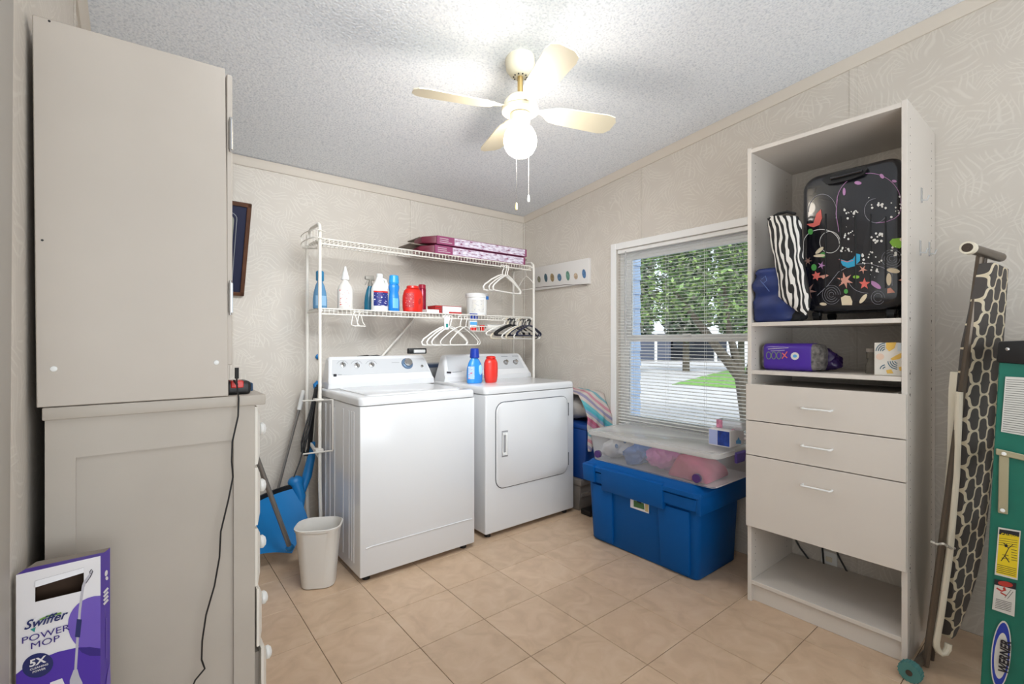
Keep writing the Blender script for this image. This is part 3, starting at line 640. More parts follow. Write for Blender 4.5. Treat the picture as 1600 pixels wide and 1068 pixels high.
# console face panel (grey)
A = Vector((0, 2.892, 1.01)); Bv = Vector((0, 2.955, 1.115)); fn = Vector((0, -(Bv.z-A.z), (Bv.y-A.y))).normalized(); fu = (Bv-A).normalized()
def face_panel(xa, xb, par, m, t0=.06, t1=.94):
    L = (Bv-A).length; g = G(); P = lambda x, t: Vector((x, 0, 0))+A+fu*(L*t)
    g.prism([P(xa, t0)-fn*.001, P(xb, t0)-fn*.001, P(xb-.02, t1)-fn*.001, P(xa+.02, t1)-fn*.001], fn*.003); return g.build('control_panel', m, par, smooth=False)
cpn = face_panel(.925, 1.585, con, M_enam2)
def onface(u, v): return onpl(u, v, A+fn*.002, fn)
Mrot = fn.to_track_quat('Z', 'Y').to_matrix()
for (u, v) in ((535.6, 570), (557.5, 571), (580.5, 570)):
    c = onface(u, v); g = G(); g.lathe(c, [(.018, 0), (.017, .006), (.010, .008)], 18, M=Mrot)
    g.hexa([c+Mrot @ Vector(q) for q in ((-.004, -.018, .005), (.004, -.018, .005), (.004, .018, .005), (-.004, .018, .005), (-.002, -.014, .022), (.002, -.014, .022), (.002, .014, .022), (-.002, .014, .022))]); g.build('knob', M_chrome, con)
c = onface(636, 568); kb = G().lathe(c, [(.040, 0), (.040, .006), (.036, .012), (.03, .013)], 28, M=Mrot).build('dial', mat('blue_grey_ring', '6d86a3', .25, .4), con)
G().lathe(c, [(.028, .012), (.027, .03), (.023, .034), (.004, .035)], 28, M=Mrot).build('dial_cap', M_chrome, con)
c = onface(659, 572); G().lathe(c, [(.010, 0), (.009, .008), (.003, .009)], 16, M=Mrot).build('button', M_chrome, con)
D = Decal(A+fn*.0022, fn, .0005); D.col(mat('faint_grey_print', '8b8d92', .5))
for u in (535, 557, 580): D.arc(u, 571, 9, 8, 20, 160, .5)
D.line([(612, 566), (624, 566)], .6); D.line([(528, 585), (534, 585)], .8); D.col(M_ink); D.poly([(521, 584), (526, 584), (526, 588), (521, 588)])
D.build('printed_marks', con)

# ================================================================= DRYER
dy_ = thing('clothes_dryer', 'white front-loading dryer with rounded square door right of the washer', 'dryer', (2.07, 2.7, 0))
x0, x1, y0, y1 = 1.678, 2.455, 2.358, 3.02
body = G().box(x0, x1, y0, y1, .03, .893, .01, 3).build('cabinet', M_enamel, dy_)
for (x, y) in ((x0+.05, y0+.05), (x1-.05, y0+.05), (x0+.05, y1-.05), (x1-.05, y1-.05)): G().cyl((x, y, 0), (x, y, .032), .02, n=12).build('foot', M_black, dy_)
G().loft([rr((x0+x1)/2, (y0+y1)/2, z, x1-x0+e, y1-y0+e, .03) for z, e in ((.8955, .0), (.897, .006), (.920, .008), (.935, .0), (.940, -.016))]).build('top', M_enamel, dy_, ang=50)
dxa, dxb, dza, dzb = 1.757, 2.39, .300, .838
cx_, cz_ = (dxa+dxb)/2, (dza+dzb)/2
def rrz(w, d, r, y): return [(cx_+a, y, cz_+b) for a, b, _ in rr(0, 0, 0, w, d, r)]
G().loft([rrz(dxb-dxa+.010, dzb-dza+.010, .065, y0-.0006), rrz(dxb-dxa+.010, dzb-dza+.010, .065, y0+.0005)]).build('door_gap', mat('gap_grey', '4d4f55', .7), body, smooth=False)
dd = G().loft([rrz(dxb-dxa, dzb-dza, .06, y0-.001), rrz(dxb-dxa, dzb-dza, .06, y0-.006), rrz(dxb-dxa-.008, dzb-dza-.008, .057, y0-.009)]).build('door', M_enamel, dy_)
G().hexa([(1.796, y0-.0092, .495), (1.846, y0-.0092, .495), (1.846, y0-.008, .495), (1.796, y0-.008, .495), (1.796, y0-.0092, .66), (1.846, y0-.0092, .66), (1.846, y0-.008, .66), (1.796, y0-.008, .66)]).build('handle_recess', mat('recess_grey', '9a9a9c', .5), dd, smooth=False)
g = G(); g.box(1.802, 1.840, y0-.016, y0-.009, .505, .523, .002, 1).box(1.802, 1.840, y0-.016, y0-.009, .632, .650, .002, 1).box(1.826, 1.840, y0-.019, y0-.009, .505, .650, .003, 2).box(1.802, 1.808, y0-.013, y0-.009, .505, .650); g.build('handle', M_whitepl, dd)
for z in (.395, .745): box(dxb-.001, dxb+.007, y0-.007, y0-.0007, z-.045, z+.045, .001, 1).build('hinge', mat('gap_grey', '4d4f55', .7), dd)
con2 = console(1.69, 2.50, dy_, .05)
fp2 = face_panel(1.735, 2.44, con2, M_enam2, .02, .98)
for (u, v) in ((790, 566), (805, 565.6)):
    c = onface(u, v); G().lathe(c, [(.022, 0), (.020, .004), (.015, .006), (.014, .022), (.003, .024)], 20, M=Mrot).build('knob', M_chrome, con2)
D = Decal(A+fn*.0022, fn, .0005); D.col(M_ink); D.poly([(698, 580), (705, 580.5), (705, 583), (698, 582.5)]); D.col(mat('faint_grey_print', '8b8d92', .5)); D.line([(707, 581), (722, 580)], .8); D.line([(783, 556.5), (793, 556.5)], .7); D.line([(800, 556), (810, 556)], .7); D.build('printed_marks', con2)
# utility box and hoses on the wall behind the machines
ub = thing('wall_valve_box', 'grey water valve box on the wall between washer and dryer', 'valve box', (1.68, WY, 1.0))
box(1.55, 1.90, WY-.06, WY-.004, .93, 1.06, .004, 1).build('body', mat('grey_plastic', '8b8d90', .5), ub)
box(1.56, 1.89, WY-.064, WY-.0605, 1.025, 1.05).build('dark_slot', mat('slate', '38435a', .5), ub, smooth=False)
hs = thing('washer_hoses', 'black water hoses with white clip behind the washer console', 'hose', (1.3, 3.12, 1.05))
g = G()
for xo in (1.12, 1.19): g.tube([(xo, 3.1, .9), (xo, 3.1, 1.06), (xo+.05, 3.12, 1.115), (xo+.13, 3.16, 1.12), (xo+.2, 3.22, 1.10), (xo+.2, 3.238, 1.06)], .012, 8)
g.build('hose', M_black, hs)
box(1.52, 1.66, 3.07, 3.11, 1.135, 1.175, .006, 2).build('clip', M_black, hs)
box(1.555, 1.645, 3.062, 3.075, 1.142, 1.165, .003, 1).build('clip_cover', M_whitepl, hs)

# ================================================================= LAUNDRY RACK
RXL, RXR, RYF, RYB = .835, 2.474, 2.83, 3.09
rk = thing('laundry_rack', 'white wire shelving rack standing over the washer and dryer', 'rack', ((RXL+RXR)/2, 2.96, 0))
def hoop(x, name):
    zt1 = 1.875 if x < 1 else 1.83
    if x < 1: pts = [(x+.012, RYF, .0), (x+.004, RYF, .25), (x, RYF, .42)]
    else: pts = [(x, RYF, .94)]
    pts += [(x, RYF, zt1), (x, RYF+.006, zt1+.022), (x, RYF+.02, zt1+.034), (x, RYB-.10, zt1+.034), (x, RYB-.04, zt1+.02), (x, RYB-.008, zt1-.02), (x, RYB, zt1-.07)]
    pts += [(x, RYB, .3), (x+(.01 if x < 1 else 0), RYB, .0)] 
    return G().tube(pts, .0098, 12).build(name, M_wire, rk)
hoop(RXL, 'side_frame')
# right frame: front post goes down to the floor beside the dryer
g = G(); xr2 = RXR+.012
g.tube([(xr2, RYF, 0), (xr2, RYF, 1.80), (xr2, RYF+.006, 1.835), (xr2, RYF+.03, 1.855), (xr2, RYB-.08, 1.865), (xr2, RYB-.02, 1.84), (xr2, RYB, 1.79), (xr2, RYB, 0)], .0098, 12).build('side_frame', M_wire, rk)
G().tube([(RXL, RYB, .62), (RXL, RYF, .55)], .01, 8).build('cross_bar', M_wire, rk)
G().tube([ay(649, 497, 3.2), ay(592, 562, 3.2)], .008, 8).build('diagonal_brace', M_wire, rk)
def wire_shelf(z, name, dz=.032):
    g = G(); a, b = RXL+.006, RXR-.006
    fr_ = [(RYF+.012, z), (RYF+.012, z-dz), (RYB-.02, z), (RYF+.13, z-.004)]
    for y, zz in fr_: g.tube([(a, y, zz), (b, y, zz)], .0042, 6)
    s = g.build(name, M_wire, rk)
    g = G(); x = a
    while x < b:
        g.tube([(x, RYF+.012, z-dz), (x, RYF+.012, z+.002), (x, RYF+.03, z+.002), (x, RYB-.02, z+.002)], .0022, 4); x += .0255
    g.build('cross_wires', M_wire, s, kind='stuff')
    for x in (a-.008, b-.01):
        box(x, x+.018, RYF, RYB-.005, z-.018, z-.005, .002, 1).build('end_bracket', M_wire, s)
    return s
ZS1, ZS2 = 1.825, 1.416
wire_shelf(ZS1, 'top_wire_shelf'); wire_shelf(ZS2, 'lower_wire_shelf')
# small round end basket above left
g = G()
for z in (1.80, 1.845):
    g.tube([(RXL-.02+.14*math.cos(t)*.25, 2.95+.15*math.sin(t), z+.02) for t in [math.pi/2+math.pi*i/10 for i in range(11)]]+[(RXL+.03, RYF, z+.02)], .003, 6)
for i in range(9):
    t = math.pi/2+math.pi*i/8; g.tube([(RXL-.02+.035*math.cos(t), 2.95+.15*math.sin(t), 1.865), (RXL-.02+.03*math.cos(t), 2.95+.14*math.sin(t), 1.80), (RXL+.02, 2.95, 1.78)], .0018, 4)
g.build('end_basket', M_wire, rk)
# swing-out towel loop on the left post
tl = [ay(473, 626, 2.81), ay(520, 624, 2.68), ay(520, 700, 2.68), ay(517, 704, 2.69), ay(474, 709, 2.81)]
tl[1].x = tl[2].x = min(tl[1].x, .868); tl[3].x = .862
g = G(); g.tube(tl, .0045, 7); g.box(RXL-.03, RXL+.014, 2.805, 2.86, tl[0].z-.008, tl[0].z+.004, .002, 1); g.box(RXL-.03, RXL+.014, 2.805, 2.86, tl[4].z-.004, tl[4].z+.016, .002, 1); g.build('towel_loop', M_wire, rk)
# under-shelf basket at right
ba = thing('under_shelf_basket', 'small white wire basket hung under the lower shelf at right', 'basket', (2.15, 2.9, 1.33))
g = G(); bx0 = ay(735, 510, 2.86).x; bx1 = 2.455
for zz in (1.335, 1.300): g.tube([(bx0, 2.845, zz), (bx1, 2.845, zz), (bx1, 3.0, zz), (bx0, 3.0, zz)], .003, 6, closed=True)
g.build('rim', M_wire, ba)
g = G(); x = bx0
while x < bx1: g.tube([(x, 2.845, 1.335), (x, 2.845, 1.300), (x, 3.0, 1.300), (x, 3.0, 1.335)], .0015, 4); x += .022
for x in (bx0+.01, bx1-.01): g.tube([(x, 3.0, 1.335), (x, 3.0, 1.40)], .0025, 5)
g.build('basket_wires', M_wire, ba, kind='stuff')

# ================================================================= SHELF GOODS
zs = ZS2+.0038
def sc(u, Y, base=zs): return ay(u, 480, Y)
def X_(u, Y): return ay(u, 480, Y).x
def bottle(name, label, u, Y, prof, m, sx=1, sy=.6, extra=None, rot=-.25, loc=None, group=None):
    x = X_(u, Y) if loc is None else loc[0]; Y = Y if loc is None else loc[1]; z = zs if loc is None else loc[2]
    t = thing(name, label, 'bottle', (x, Y, z), group)
    G().lathe((x, Y, z), prof, 24, sx, sy).build('bottle_body', m, t)
    return t, Vector((x, Y, z))
def label_patch(t, c, w, r, z0, z1, m, ang0=-90, sy=.6, name='printed_label', sx=1, e=.0012, span=90, prof=None):
    g = G(); n_ = 12; rings = []
    for z in (z0, z1):
        ra = r(z) if callable(r) else r
        rings.append([(c.x+(ra+e)*sx*math.cos(math.radians(ang0-span/2+span*i/n_)), c.y+(ra*sy+e)*math.sin(math.radians(ang0-span/2+span*i/n_)), c.z+z) for i in range(n_+1)])
    g.keep = True; g.loft(rings, False, False, closed=False); return g.build(name, m, t)
def label_mat(name, base, inks, sc_=(60, 60, 160)):
    m = mat(name, base, .4); N, L, b = nodes(m); mp = mapping(N, L, sc=sc_)
    n1 = N.new('ShaderNodeTexNoise'); n1.inputs['Scale'].default_value = 1; n1.inputs['Detail'].default_value = 2; L.new(mp.outputs[0], n1.inputs[0])
    st = [(0, inks[0])]+[(.36+.14*i, c) for i, c in enumerate([base]+inks[1:])]
    r = ramp(N, st, 'CONSTANT'); L.new(n1.outputs['Fac'], r.inputs[0]); L.new(r.outputs[0], b.inputs['Base Color']); return m
ML_red = label_mat('red_small_print', 'ece6e2', ['d0433c', 'ece6e2', 'f5f5f5']); ML_navy = label_mat('navy_label_print', '1d2c78', ['e9e6f0', '1d2c78', '6b3a86', 'f2f2f6'])
def trigger(t, c, z, m, d=1):
    g = G(); g.cyl((c.x, c.y, c.z+z-.005), (c.x, c.y, c.z+z+.018), .016, .015, 14); g.cyl((c.x, c.y, c.z+z+.018), (c.x, c.y, c.z+z+.045), .010, .010, 12)
    g.hexa([c+Vector(q) for q in ((-.035*d, -.010, z+.038), (.03*d, -.010, z+.032), (.03*d, .010, z+.032), (-.035*d, .010, z+.038), (-.035*d, -.009, z+.058), (.022*d, -.009, z+.066), (.022*d, .009, z+.066), (-.035*d, .009, z+.058))], .003, 2)
    g.tube([c+Vector((-.018*d, 0, z+.04)), c+Vector((-.024*d, 0, z+.02)), c+Vector((-.034*d, 0, z+.002))], .004, 8); g.build('spray_head', m, t)
spray_prof = [(.030, 0), (.036, .004), (.036, .06), (.032, .10), (.022, .145), (.014, .165), (.014, .175)]
M_bg = mat('blue_grey_liquid', '5f8fb5', .25); t, c = bottle('spray_bottle', 'blue spray bottle at the far left end of the lower wire shelf', 500, 2.96, spray_prof, M_bg, 1.15, .7); G().lathe(c, [(.018, .17), (.020, .175), (.020, .225), (.014, .232)], 16, 1.2, .8).build('cap', mat('teal_blue_cap', '2f7ea8', .3), t); label_patch(t, c, 0, .037, .02, .08, mat('pale_blue_label', '8db4d3', .4), sx=1.15, sy=.7)
t, c = bottle('spray_bottle', 'translucent white spray bottle with pink lettering on the lower shelf', 539.5, 2.92, [(.044, 0), (.047, .006), (.047, .12), (.040, .145), (.022, .17), (.018, .18), (.018, .19)], mat('milky_plastic', 'e4dfd8', .35), 1, .75); G().lathe(c, [(.024, .185), (.022, .20), (.014, .235), (.008, .25), (.006, .268)], 16).build('nozzle_cap', M_whitepl, t); label_patch(t, c, 0, .047, .02, .12, ML_red, sy=.75, ang0=-110, span=80)
t, c = bottle('spray_bottle', 'teal spray bottle with grey trigger partly hidden by the bleach jug', 578.5, 3.0, spray_prof, mat('teal_liquid', '1b6f8e', .25), 1.1, .7); trigger(t, c, .172, mat('grey_trigger', '9a958b', .4))
# bleach jug
t, c = bottle('bleach_jug', 'white bleach jug with navy label beside the tall blue bottle', 593, 2.89, [(.050, 0), (.054, .006), (.054, .135), (.050, .15), (.030, .185), (.022, .205), (.021, .215)], M_whitepl, 1, .75)
t['category'] = 'jug'
G().lathe(c, [(.019, .212), (.020, .215), (.020, .235), (.016, .238)], 16).build('cap', M_whitepl, t)
G().tube([c+Vector(q) for q in ((.018, 0, .205), (.040, 0, .198), (.050, 0, .17), (.048, 0, .145))], .009, 10).build('jug_handle', M_whitepl, t)
label_patch(t, c, 0, .054, .03, .125, ML_navy, sy=.75, span=120); label_patch(t, c, 0, .0546, .115, .125, M_red, sy=.75, span=118, name='red_stripe')
t, c = bottle('detergent_bottle', 'tall bright blue bottle between bleach jug and red tub', 615.5, 2.89, [(.032, 0), (.037, .006), (.038, .06), (.034, .10), (.030, .125), (.036, .15), (.036, .165), (.030, .178)], M_bluel, 1, .7)
G().lathe(c, [(.031, .178), (.031, .184), (.034, .188), (.030, .232), (.026, .236)], 22, 1, .85).build('cap', mat('sky_blue_cap', '2aa0e6', .3), t); label_patch(t, c, 0, .038, .02, .085, mat('light_blue_label', '6bb6ea', .35), sy=.7, span=60)
t, c = bottle('detergent_tub', 'squat orange-red detergent tub with moulded handle on the shelf', 645, 2.90, [(.055, 0), (.068, .006), (.072, .03), (.074, .07), (.072, .11), (.062, .145), (.045, .160), (.042, .162)], M_red, 1.0, .6)
G().lathe(c, [(.044, .160), (.044, .165), (.042, .176), (.038, .178)], 22, 1, .8).build('lid', M_red, t)
G().lathe(c+Vector((.028, -.036, .085)), [(.016, 0), (.014, .004), (.004, .005)], 16, .8, 2.0, M=Matrix.Rotation(math.radians(75), 3, 'X')).build('handle_recess', mat('dark_red', 'a3180f', .35), t)
label_patch(t, c, 0, lambda z: .0725, .03, .125, label_mat('red_tub_label', 'b5202a', ['e8a8a0', 'b5202a', 'd8574c']), sy=.6, ang0=-125, span=50)
t, c = bottle('spray_can', 'dark red aerosol can standing behind the red detergent tub', 659.5, 3.0, [(.027, 0), (.028, .003), (.028, .17), (.025, .178)], mat('crimson_metal', '8e1636', .25, .3), 1, 1)
G().lathe(c, [(.026, .178), (.026, .202), (.022, .206)], 18).build('cap', mat('crimson_cap', 'a01a35', .3), t); t['category'] = 'aerosol can'
# boxes
def pbox(name, label, cat, u0, u1, Y, dep, z0, h, m, mats2=None):
    a, b = X_(u0, Y), X_(u1, Y); t = thing(name, label, cat, ((a+b)/2, Y, z0)); box(a, b, Y, Y+dep, z0, z0+h, .0015, 1).build('carton', m, t); return t, a, b
t, a, b = pbox('dryer_sheet_box', 'small flat white box between red tub and red box', 'box', 667, 686, 2.87, .07, zs, .024, M_whitepl)
t, a, b = pbox('red_box', 'red and white cardboard box on the lower wire shelf', 'box', 692, 721, 2.88, .13, zs, .052, M_pw)
M_rc = mat('red_card', 'b52a26', .6); box(a-.055, a-.001, 2.89, 3.0, zs, zs+.052, .001, 1).build('end_panel', M_rc, t); box(a-.055, b+.001, 2.885, 3.005, zs+.0525, zs+.056, .001, 1).build('top_panel', M_rc, t)
for k in range(3): box(a-.0555, a-.0005, 2.8885, 2.8895, zs+.010+k*.014, zs+.013+k*.014).build('printed_stripe', M_ink, t, smooth=False)
box(a+.05, b+.0008, 2.8792, 2.8800, zs+.002, zs+.014).build('printed_stripe', M_rc, t, smooth=False)
t = thing('white_bucket', 'tall white plastic tub with faded label right of the red box', 'tub', (X_(745, 2.95), 2.95, zs)); c = Vector((X_(745, 2.95), 2.95, zs))
G().lathe(c, [(.070, 0), (.074, .004), (.079, .13), (.084, .134), (.084, .15)], 28).build('tub_body', M_whitepl, t)
G().lathe(c, [(.087, .148), (.087, .162), (.082, .165), (.080, .160), (.002, .160)], 28).build('lid', M_whitepl, t)
label_patch(t, c, 0, lambda z: .077, .02, .115, label_mat('faded_tub_label', 'dcd9d4', ['b9b9bd', 'dcd9d4', 'e9e4c9']), sy=1, ang0=-118, span=70, e=.002)
box(c.x+.030, c.x+.052, c.y-.0815, c.y-.0785, zs+.118, zs+.143).build('blue_sticker', mat('blue_sticker', '2e6bb5', .4), t, smooth=False)
# tube in basket
xx = X_(739, 2.86)
t = thing('detergent_carton', 'small blue and white packet in the under-shelf basket', 'packet', (xx, 2.87, 1.303))
G().hexa([(xx-.028, 2.852, 1.303), (xx+.028, 2.852, 1.303), (xx+.028, 2.885, 1.303), (xx-.028, 2.885, 1.303), (xx-.035, 2.855, 1.43), (xx+.035, 2.855, 1.43), (xx+.035, 2.88, 1.43), (xx-.035, 2.88, 1.43)], .004, 2).build('packet_body', M_whitepl, t)
box(xx-.034, xx+.034, 2.8505, 2.8535, 1.385, 1.428).build('blue_band', mat('royal_blue', '1f3d9a', .4), t, smooth=False)
box(xx-.030, xx+.030, 2.8498, 2.8515, 1.345, 1.366).build('blue_band', mat('mid_blue', '5aa6dd', .4), t, smooth=False)
box(xx-.028, xx+.022, 2.8490, 2.8515, 1.305, 1.325).build('red_band', M_red, t, smooth=False)
xx = X_(753, 2.87); t = thing('red_tool', 'red plastic tool lying in the under-shelf basket', 'tool', (xx, 2.87, 1.303)); G().hexa([(xx-.012, 2.852, 1.303), (xx+.012, 2.852, 1.303), (xx+.012, 2.88, 1.303), (xx-.012, 2.88, 1.303), (xx-.018, 2.855, 1.345), (xx+.018, 2.855, 1.345), (xx+.018, 2.88, 1.345), (xx-.018, 2.88, 1.345)], .004, 2).build('grip', M_red, t)
G().cyl((xx, 2.866, 1.302), (xx, 2.866, 1.335), .004, .006, n=8).build('tip', M_whitepl, t)
t = thing('paper_roll', 'white paper roll lying in the under-shelf basket', 'roll', (2.17, 2.93, 1.303)); G().cyl((2.08, 2.92, 1.332), (2.26, 2.92, 1.332), .027, n=24).build('paper', mat('paper_white', 'ebe8e2', .8), t); G().cyl((2.079, 2.92, 1.332), (2.261, 2.92, 1.332), .010, n=14).build('core', M_card, t)
# flooring boxes and boards on the top shelf
M_lbl = label_mat('mauve_carton_print', 'c9b9cc', ['8c4468', 'e2dbe8', 'f2eef6', 'a35c80'], (26, 26, 90)); M_mau = mat('mauve_card', '93436b', .5); M_mar = mat('maroon_card', '6d1b33', .4)
zc_ = ZS1+.0045; bxa, bxb = X_(680, 2.845), X_(821, 2.845)
for k, (dx, nm) in enumerate(((0, 'mauve laminate flooring carton lying directly on the top wire shelf'), (.015, 'mauve laminate flooring carton stacked on top of the other carton'))):
    z0 = zc_+k*.066; t = thing('flooring_carton', nm, 'carton', ((bxa+bxb)/2+dx, 2.93, z0), 'flooring cartons on the top shelf')
    box(bxa+dx, bxb+dx, 2.846, 3.03, z0, z0+.058, .002, 1).build('carton', M_mau, t)
    G().prism([(bxa+dx+.14, 2.8455, z0+.004), (bxb+dx-.02, 2.8455, z0+.004), (bxb+dx-.02, 2.8455, z0+.054), (bxa+dx+.14, 2.8455, z0+.054)], (0, -.0006, 0)).build('printed_panel', M_lbl, t, smooth=False)
    for r_ in range(3): box(bxa+dx+.02, bxa+dx+(.09 if r_ < 2 else .12), 2.8448, 2.8455, z0+.040-r_*.013, z0+.043-r_*.013).build('printed_line', M_pw, t, smooth=False)
    G().hexa([(bxa+dx-.09, 2.90, z0+.002), (bxa+dx, 2.847, z0+.002), (bxa+dx, 3.03, z0+.002), (bxa+dx-.08, 3.03, z0+.002), (bxa+dx-.09, 2.90, z0+.045), (bxa+dx, 2.847, z0+.057), (bxa+dx, 3.03, z0+.057), (bxa+dx-.08, 3.03, z0+.045)], .004, 1).build('torn_end', M_mar, t)
M_pl = mat('dark_plank', '7b7064', .6, var=.15, vscale=10)
for k, (xa, xb, ya, yb_, z0, nm) in enumerate(((1.46, 2.50, 2.93, 3.12, zc_+.0585, 'dark grey floor plank sticking out lowest between the cartons'), (1.56, 2.53, 2.99, 3.18, zc_+.1245, 'dark grey floor plank lying on top of the upper carton'))):
    t = box(xa, xb, ya, yb_, z0, z0+.007, .001, 1).build('floor_plank', M_pl, loc=((xa+xb)/2, (ya+yb_)/2, z0)); tag(t, nm, 'plank', 'floor planks on the top shelf')

# ---------------- hangers
M_hw = mat('hanger_white', 'efebe4', .35); M_hk = mat('hanger_black', '17171b', .4); M_hn = mat('hanger_navy', '1c2340', .4); M_hb = mat('hanger_beige', 'd9cdb5', .4)
def hanger(m, thick=.0042, style=0):
    g = G(); hook = [(0, -.022, -.006), (0, -.020, .006), (0, -.010, .014), (0, 0, .0165), (0, .010, .013), (0, .016, .003), (0, .014, -.012), (0, .004, -.028), (0, 0, -.045), (0, 0, -.062)]
    rt = bpy.data.objects.new('hanger', None)
    g.tube(hook, thick*.75, 6); sh = [(0, 0, -.058), (0, .05, -.072), (0, .12, -.105), (0, .19, -.148), (0, .207, -.168), (0, .20, -.186), (0, .18, -.19), (0, 0, -.19), (0, -.18, -.19), (0, -.20, -.186), (0, -.207, -.168), (0, -.19, -.148), (0, -.12, -.105), (0, -.05, -.072)]
    return g, sh, thick
def make_hanger(m, label, group, loc, rz, thick=.0042, hookm=None, tilt=0):
    g, sh, th = hanger(m, thick); o = thing('clothes_hanger', label, 'hanger', (0, 0, 0), group)
    g.build('hook', hookm or m, o); g2 = G(); g2.tube(sh, th, 8, closed=True); g2.build('shoulder', m, o); o.location = loc; o.rotation_euler = (0, tilt, rz); return o
rz0 = math.radians(-62)   # plane of the upper hangers: hung nearly side by side on the shelf edge
def hz(u, Y, z): p = ay(u, 500, Y); z += .0215; return (p.x, Y, z)
H1 = None
for k, (u, rz, th) in enumerate(((785, -80, .006), (790, -74, .005), (793, -69, .006))):
    labs = ('white plastic hanger at the front of the upper three on the top shelf edge', 'white plastic hanger in the middle of the upper three', 'white plastic hanger at the back of the upper three')
    o = make_hanger(M_hw, labs[k], 'white hangers under the top shelf', hz(u, RYF+.008, ZS1-dz_ if 0 else 1.768), math.radians(rz), th)
o = make_hanger(M_hw, 'small white hanger alone near the right rack post', 'white hangers under the top shelf', hz(822, RYF+.03, 1.768), math.radians(-5), .004); o.scale = (.55, .55, .8)
for k, (u, rz, lab) in enumerate(((696, -79, 'white plastic hanger leftmost under the lower shelf'), (700, -73, 'white plastic hanger second from left under the lower shelf'), (704, -68, 'white hanger with green sticker under the lower shelf'), (719, -72, 'white wire hanger swung sideways under the lower shelf'), (728, -64, 'white plastic hanger just left of the basket'))):
    make_hanger(M_hw, lab, 'white hangers under the lower shelf', hz(u, RYF-.0+.006*k*0+.002, 1.367), math.radians(rz), .0055 if k < 3 else .004)
lt = thing('hanger_tag', 'white card tag with teal mark hooked over the hangers', 'tag', hz(698, 2.80, 1.38)); p = Vector(lt.location)
box(p.x-.018, p.x+.018, 2.80, 2.803, 1.305, 1.395, .001, 1).build('card', M_pw, lt); box(p.x-.006, p.x+.010, 2.7985, 2.80, 1.32, 1.345).build('mark', mat('teal_print', '1c8a84', .5), lt, smooth=False)
for k, (u, rz, m, th, lab) in enumerate(((788, -82, M_hw, .006, 'white hanger leftmost of the mixed group at right'), (793, -78, M_hb, .0065, 'cream hanger second in the mixed group at right'), (797, -74, M_hk, .011, 'thick black hanger at the front of the mixed group'), (803, -80, M_hk, .009, 'black hanger in the middle of the mixed group'), (808, -76, M_hw, .006, 'white hanger between the black ones of the mixed group'), (812, -72, M_hb, .0065, 'cream hanger fourth from the right post'), (816, -80, M_hk, .005, 'slim black hanger with long hook in the mixed group'), (820, -76, M_hn, .006, 'navy hanger near the right rack post'), (824, -73, M_hw, .005, 'white hanger next to the right rack post'), (827, -70, M_hn, .010, 'thick navy hanger nearest the right rack post'))):
    o = make_hanger(m, lab, 'mixed hangers under the lower shelf at right', hz(u, RYF-.002, 1.367), math.radians(rz), th, M_hk if m in (M_hk, M_hn) else None); o.scale = (1, .93, .62 if k in (0, 2, 3, 7, 9) else .75)
# clip hangers at the left
for k, u in enumerate((554, 563)):
    p = ay(u, 490, RYF); o = thing('wire_hook', ['white wire hook hanging left under the lower shelf', 'white wire hook hanging just right of its twin'][k], 'hook', (p.x, RYF, 1.392), 'wire hooks under the lower shelf')
    g = G(); g.tube([(p.x, RYF+.03, 1.37), (p.x, RYF+.03, 1.402), (p.x, RYF+.0, 1.402), (p.x-.012, RYF-.004, 1.385), (p.x-.020, RYF-.006, 1.34), (p.x-.026, RYF-.02, 1.322), (p.x-.01, RYF-.03, 1.316), (p.x+.02, RYF-.03, 1.316), (p.x+.014, RYF-.006, 1.34), (p.x+.004, RYF-.002, 1.385)], .003, 6); g.build('wire', M_wire, o)

# bottles on the dryer
p = az(741.5, 598, .9405); p.z = .9405
t = thing('detergent_bottle', 'blue laundry detergent bottle with navy cap on the dryer top', 'bottle', p); S = 1.0
G().lathe(p, [(.052, 0), (.059, .006), (.061, .05), (.058, .10), (.050, .13), (.038, .155), (.029, .165), (.029, .172)], 26, 1, .6).build('bottle_body', mat('detergent_blue', '2f8fe0', .3), t)
G().lathe(p, [(.031, .172), (.033, .175), (.028, .232), (.024, .236), (.004, .236)], 22).build('cap', mat('navy_cap', '1236a0', .3), t)
label_patch(t, p, 0, .061, .03, .115, label_mat('blue_bottle_label', 'a9c4ec', ['d45a6a', 'a9c4ec', 'e8eef8', '4a7fd0']), sy=.6, ang0=-138, span=50)
ra = Vector((math.cos(math.radians(-62))*.058, math.sin(math.radians(-62))*.058*.62, .09))
G().ball(p+ra, .017, .010, .036, 14, 8).build('handle_recess', mat('light_blue_grip', '9fd0f7', .25), t)
p = az(767, 597, .9405)+Vector((.0, .0, 0)); p.z = .9405
t = thing('detergent_bottle', 'red detergent bottle standing behind the blue one on the dryer', 'bottle', p)
G().lathe(p, [(.040, 0), (.045, .006), (.052, .04), (.054, .09), (.052, .135), (.042, .158), (.030, .166)], 24, 1, .7).build('bottle_body', mat('coral_red', 'e0352b', .3), t); G().lathe(p, [(.033, .165), (.033, .176), (.026, .182), (.004, .183)], 18).build('cap', M_red, t)

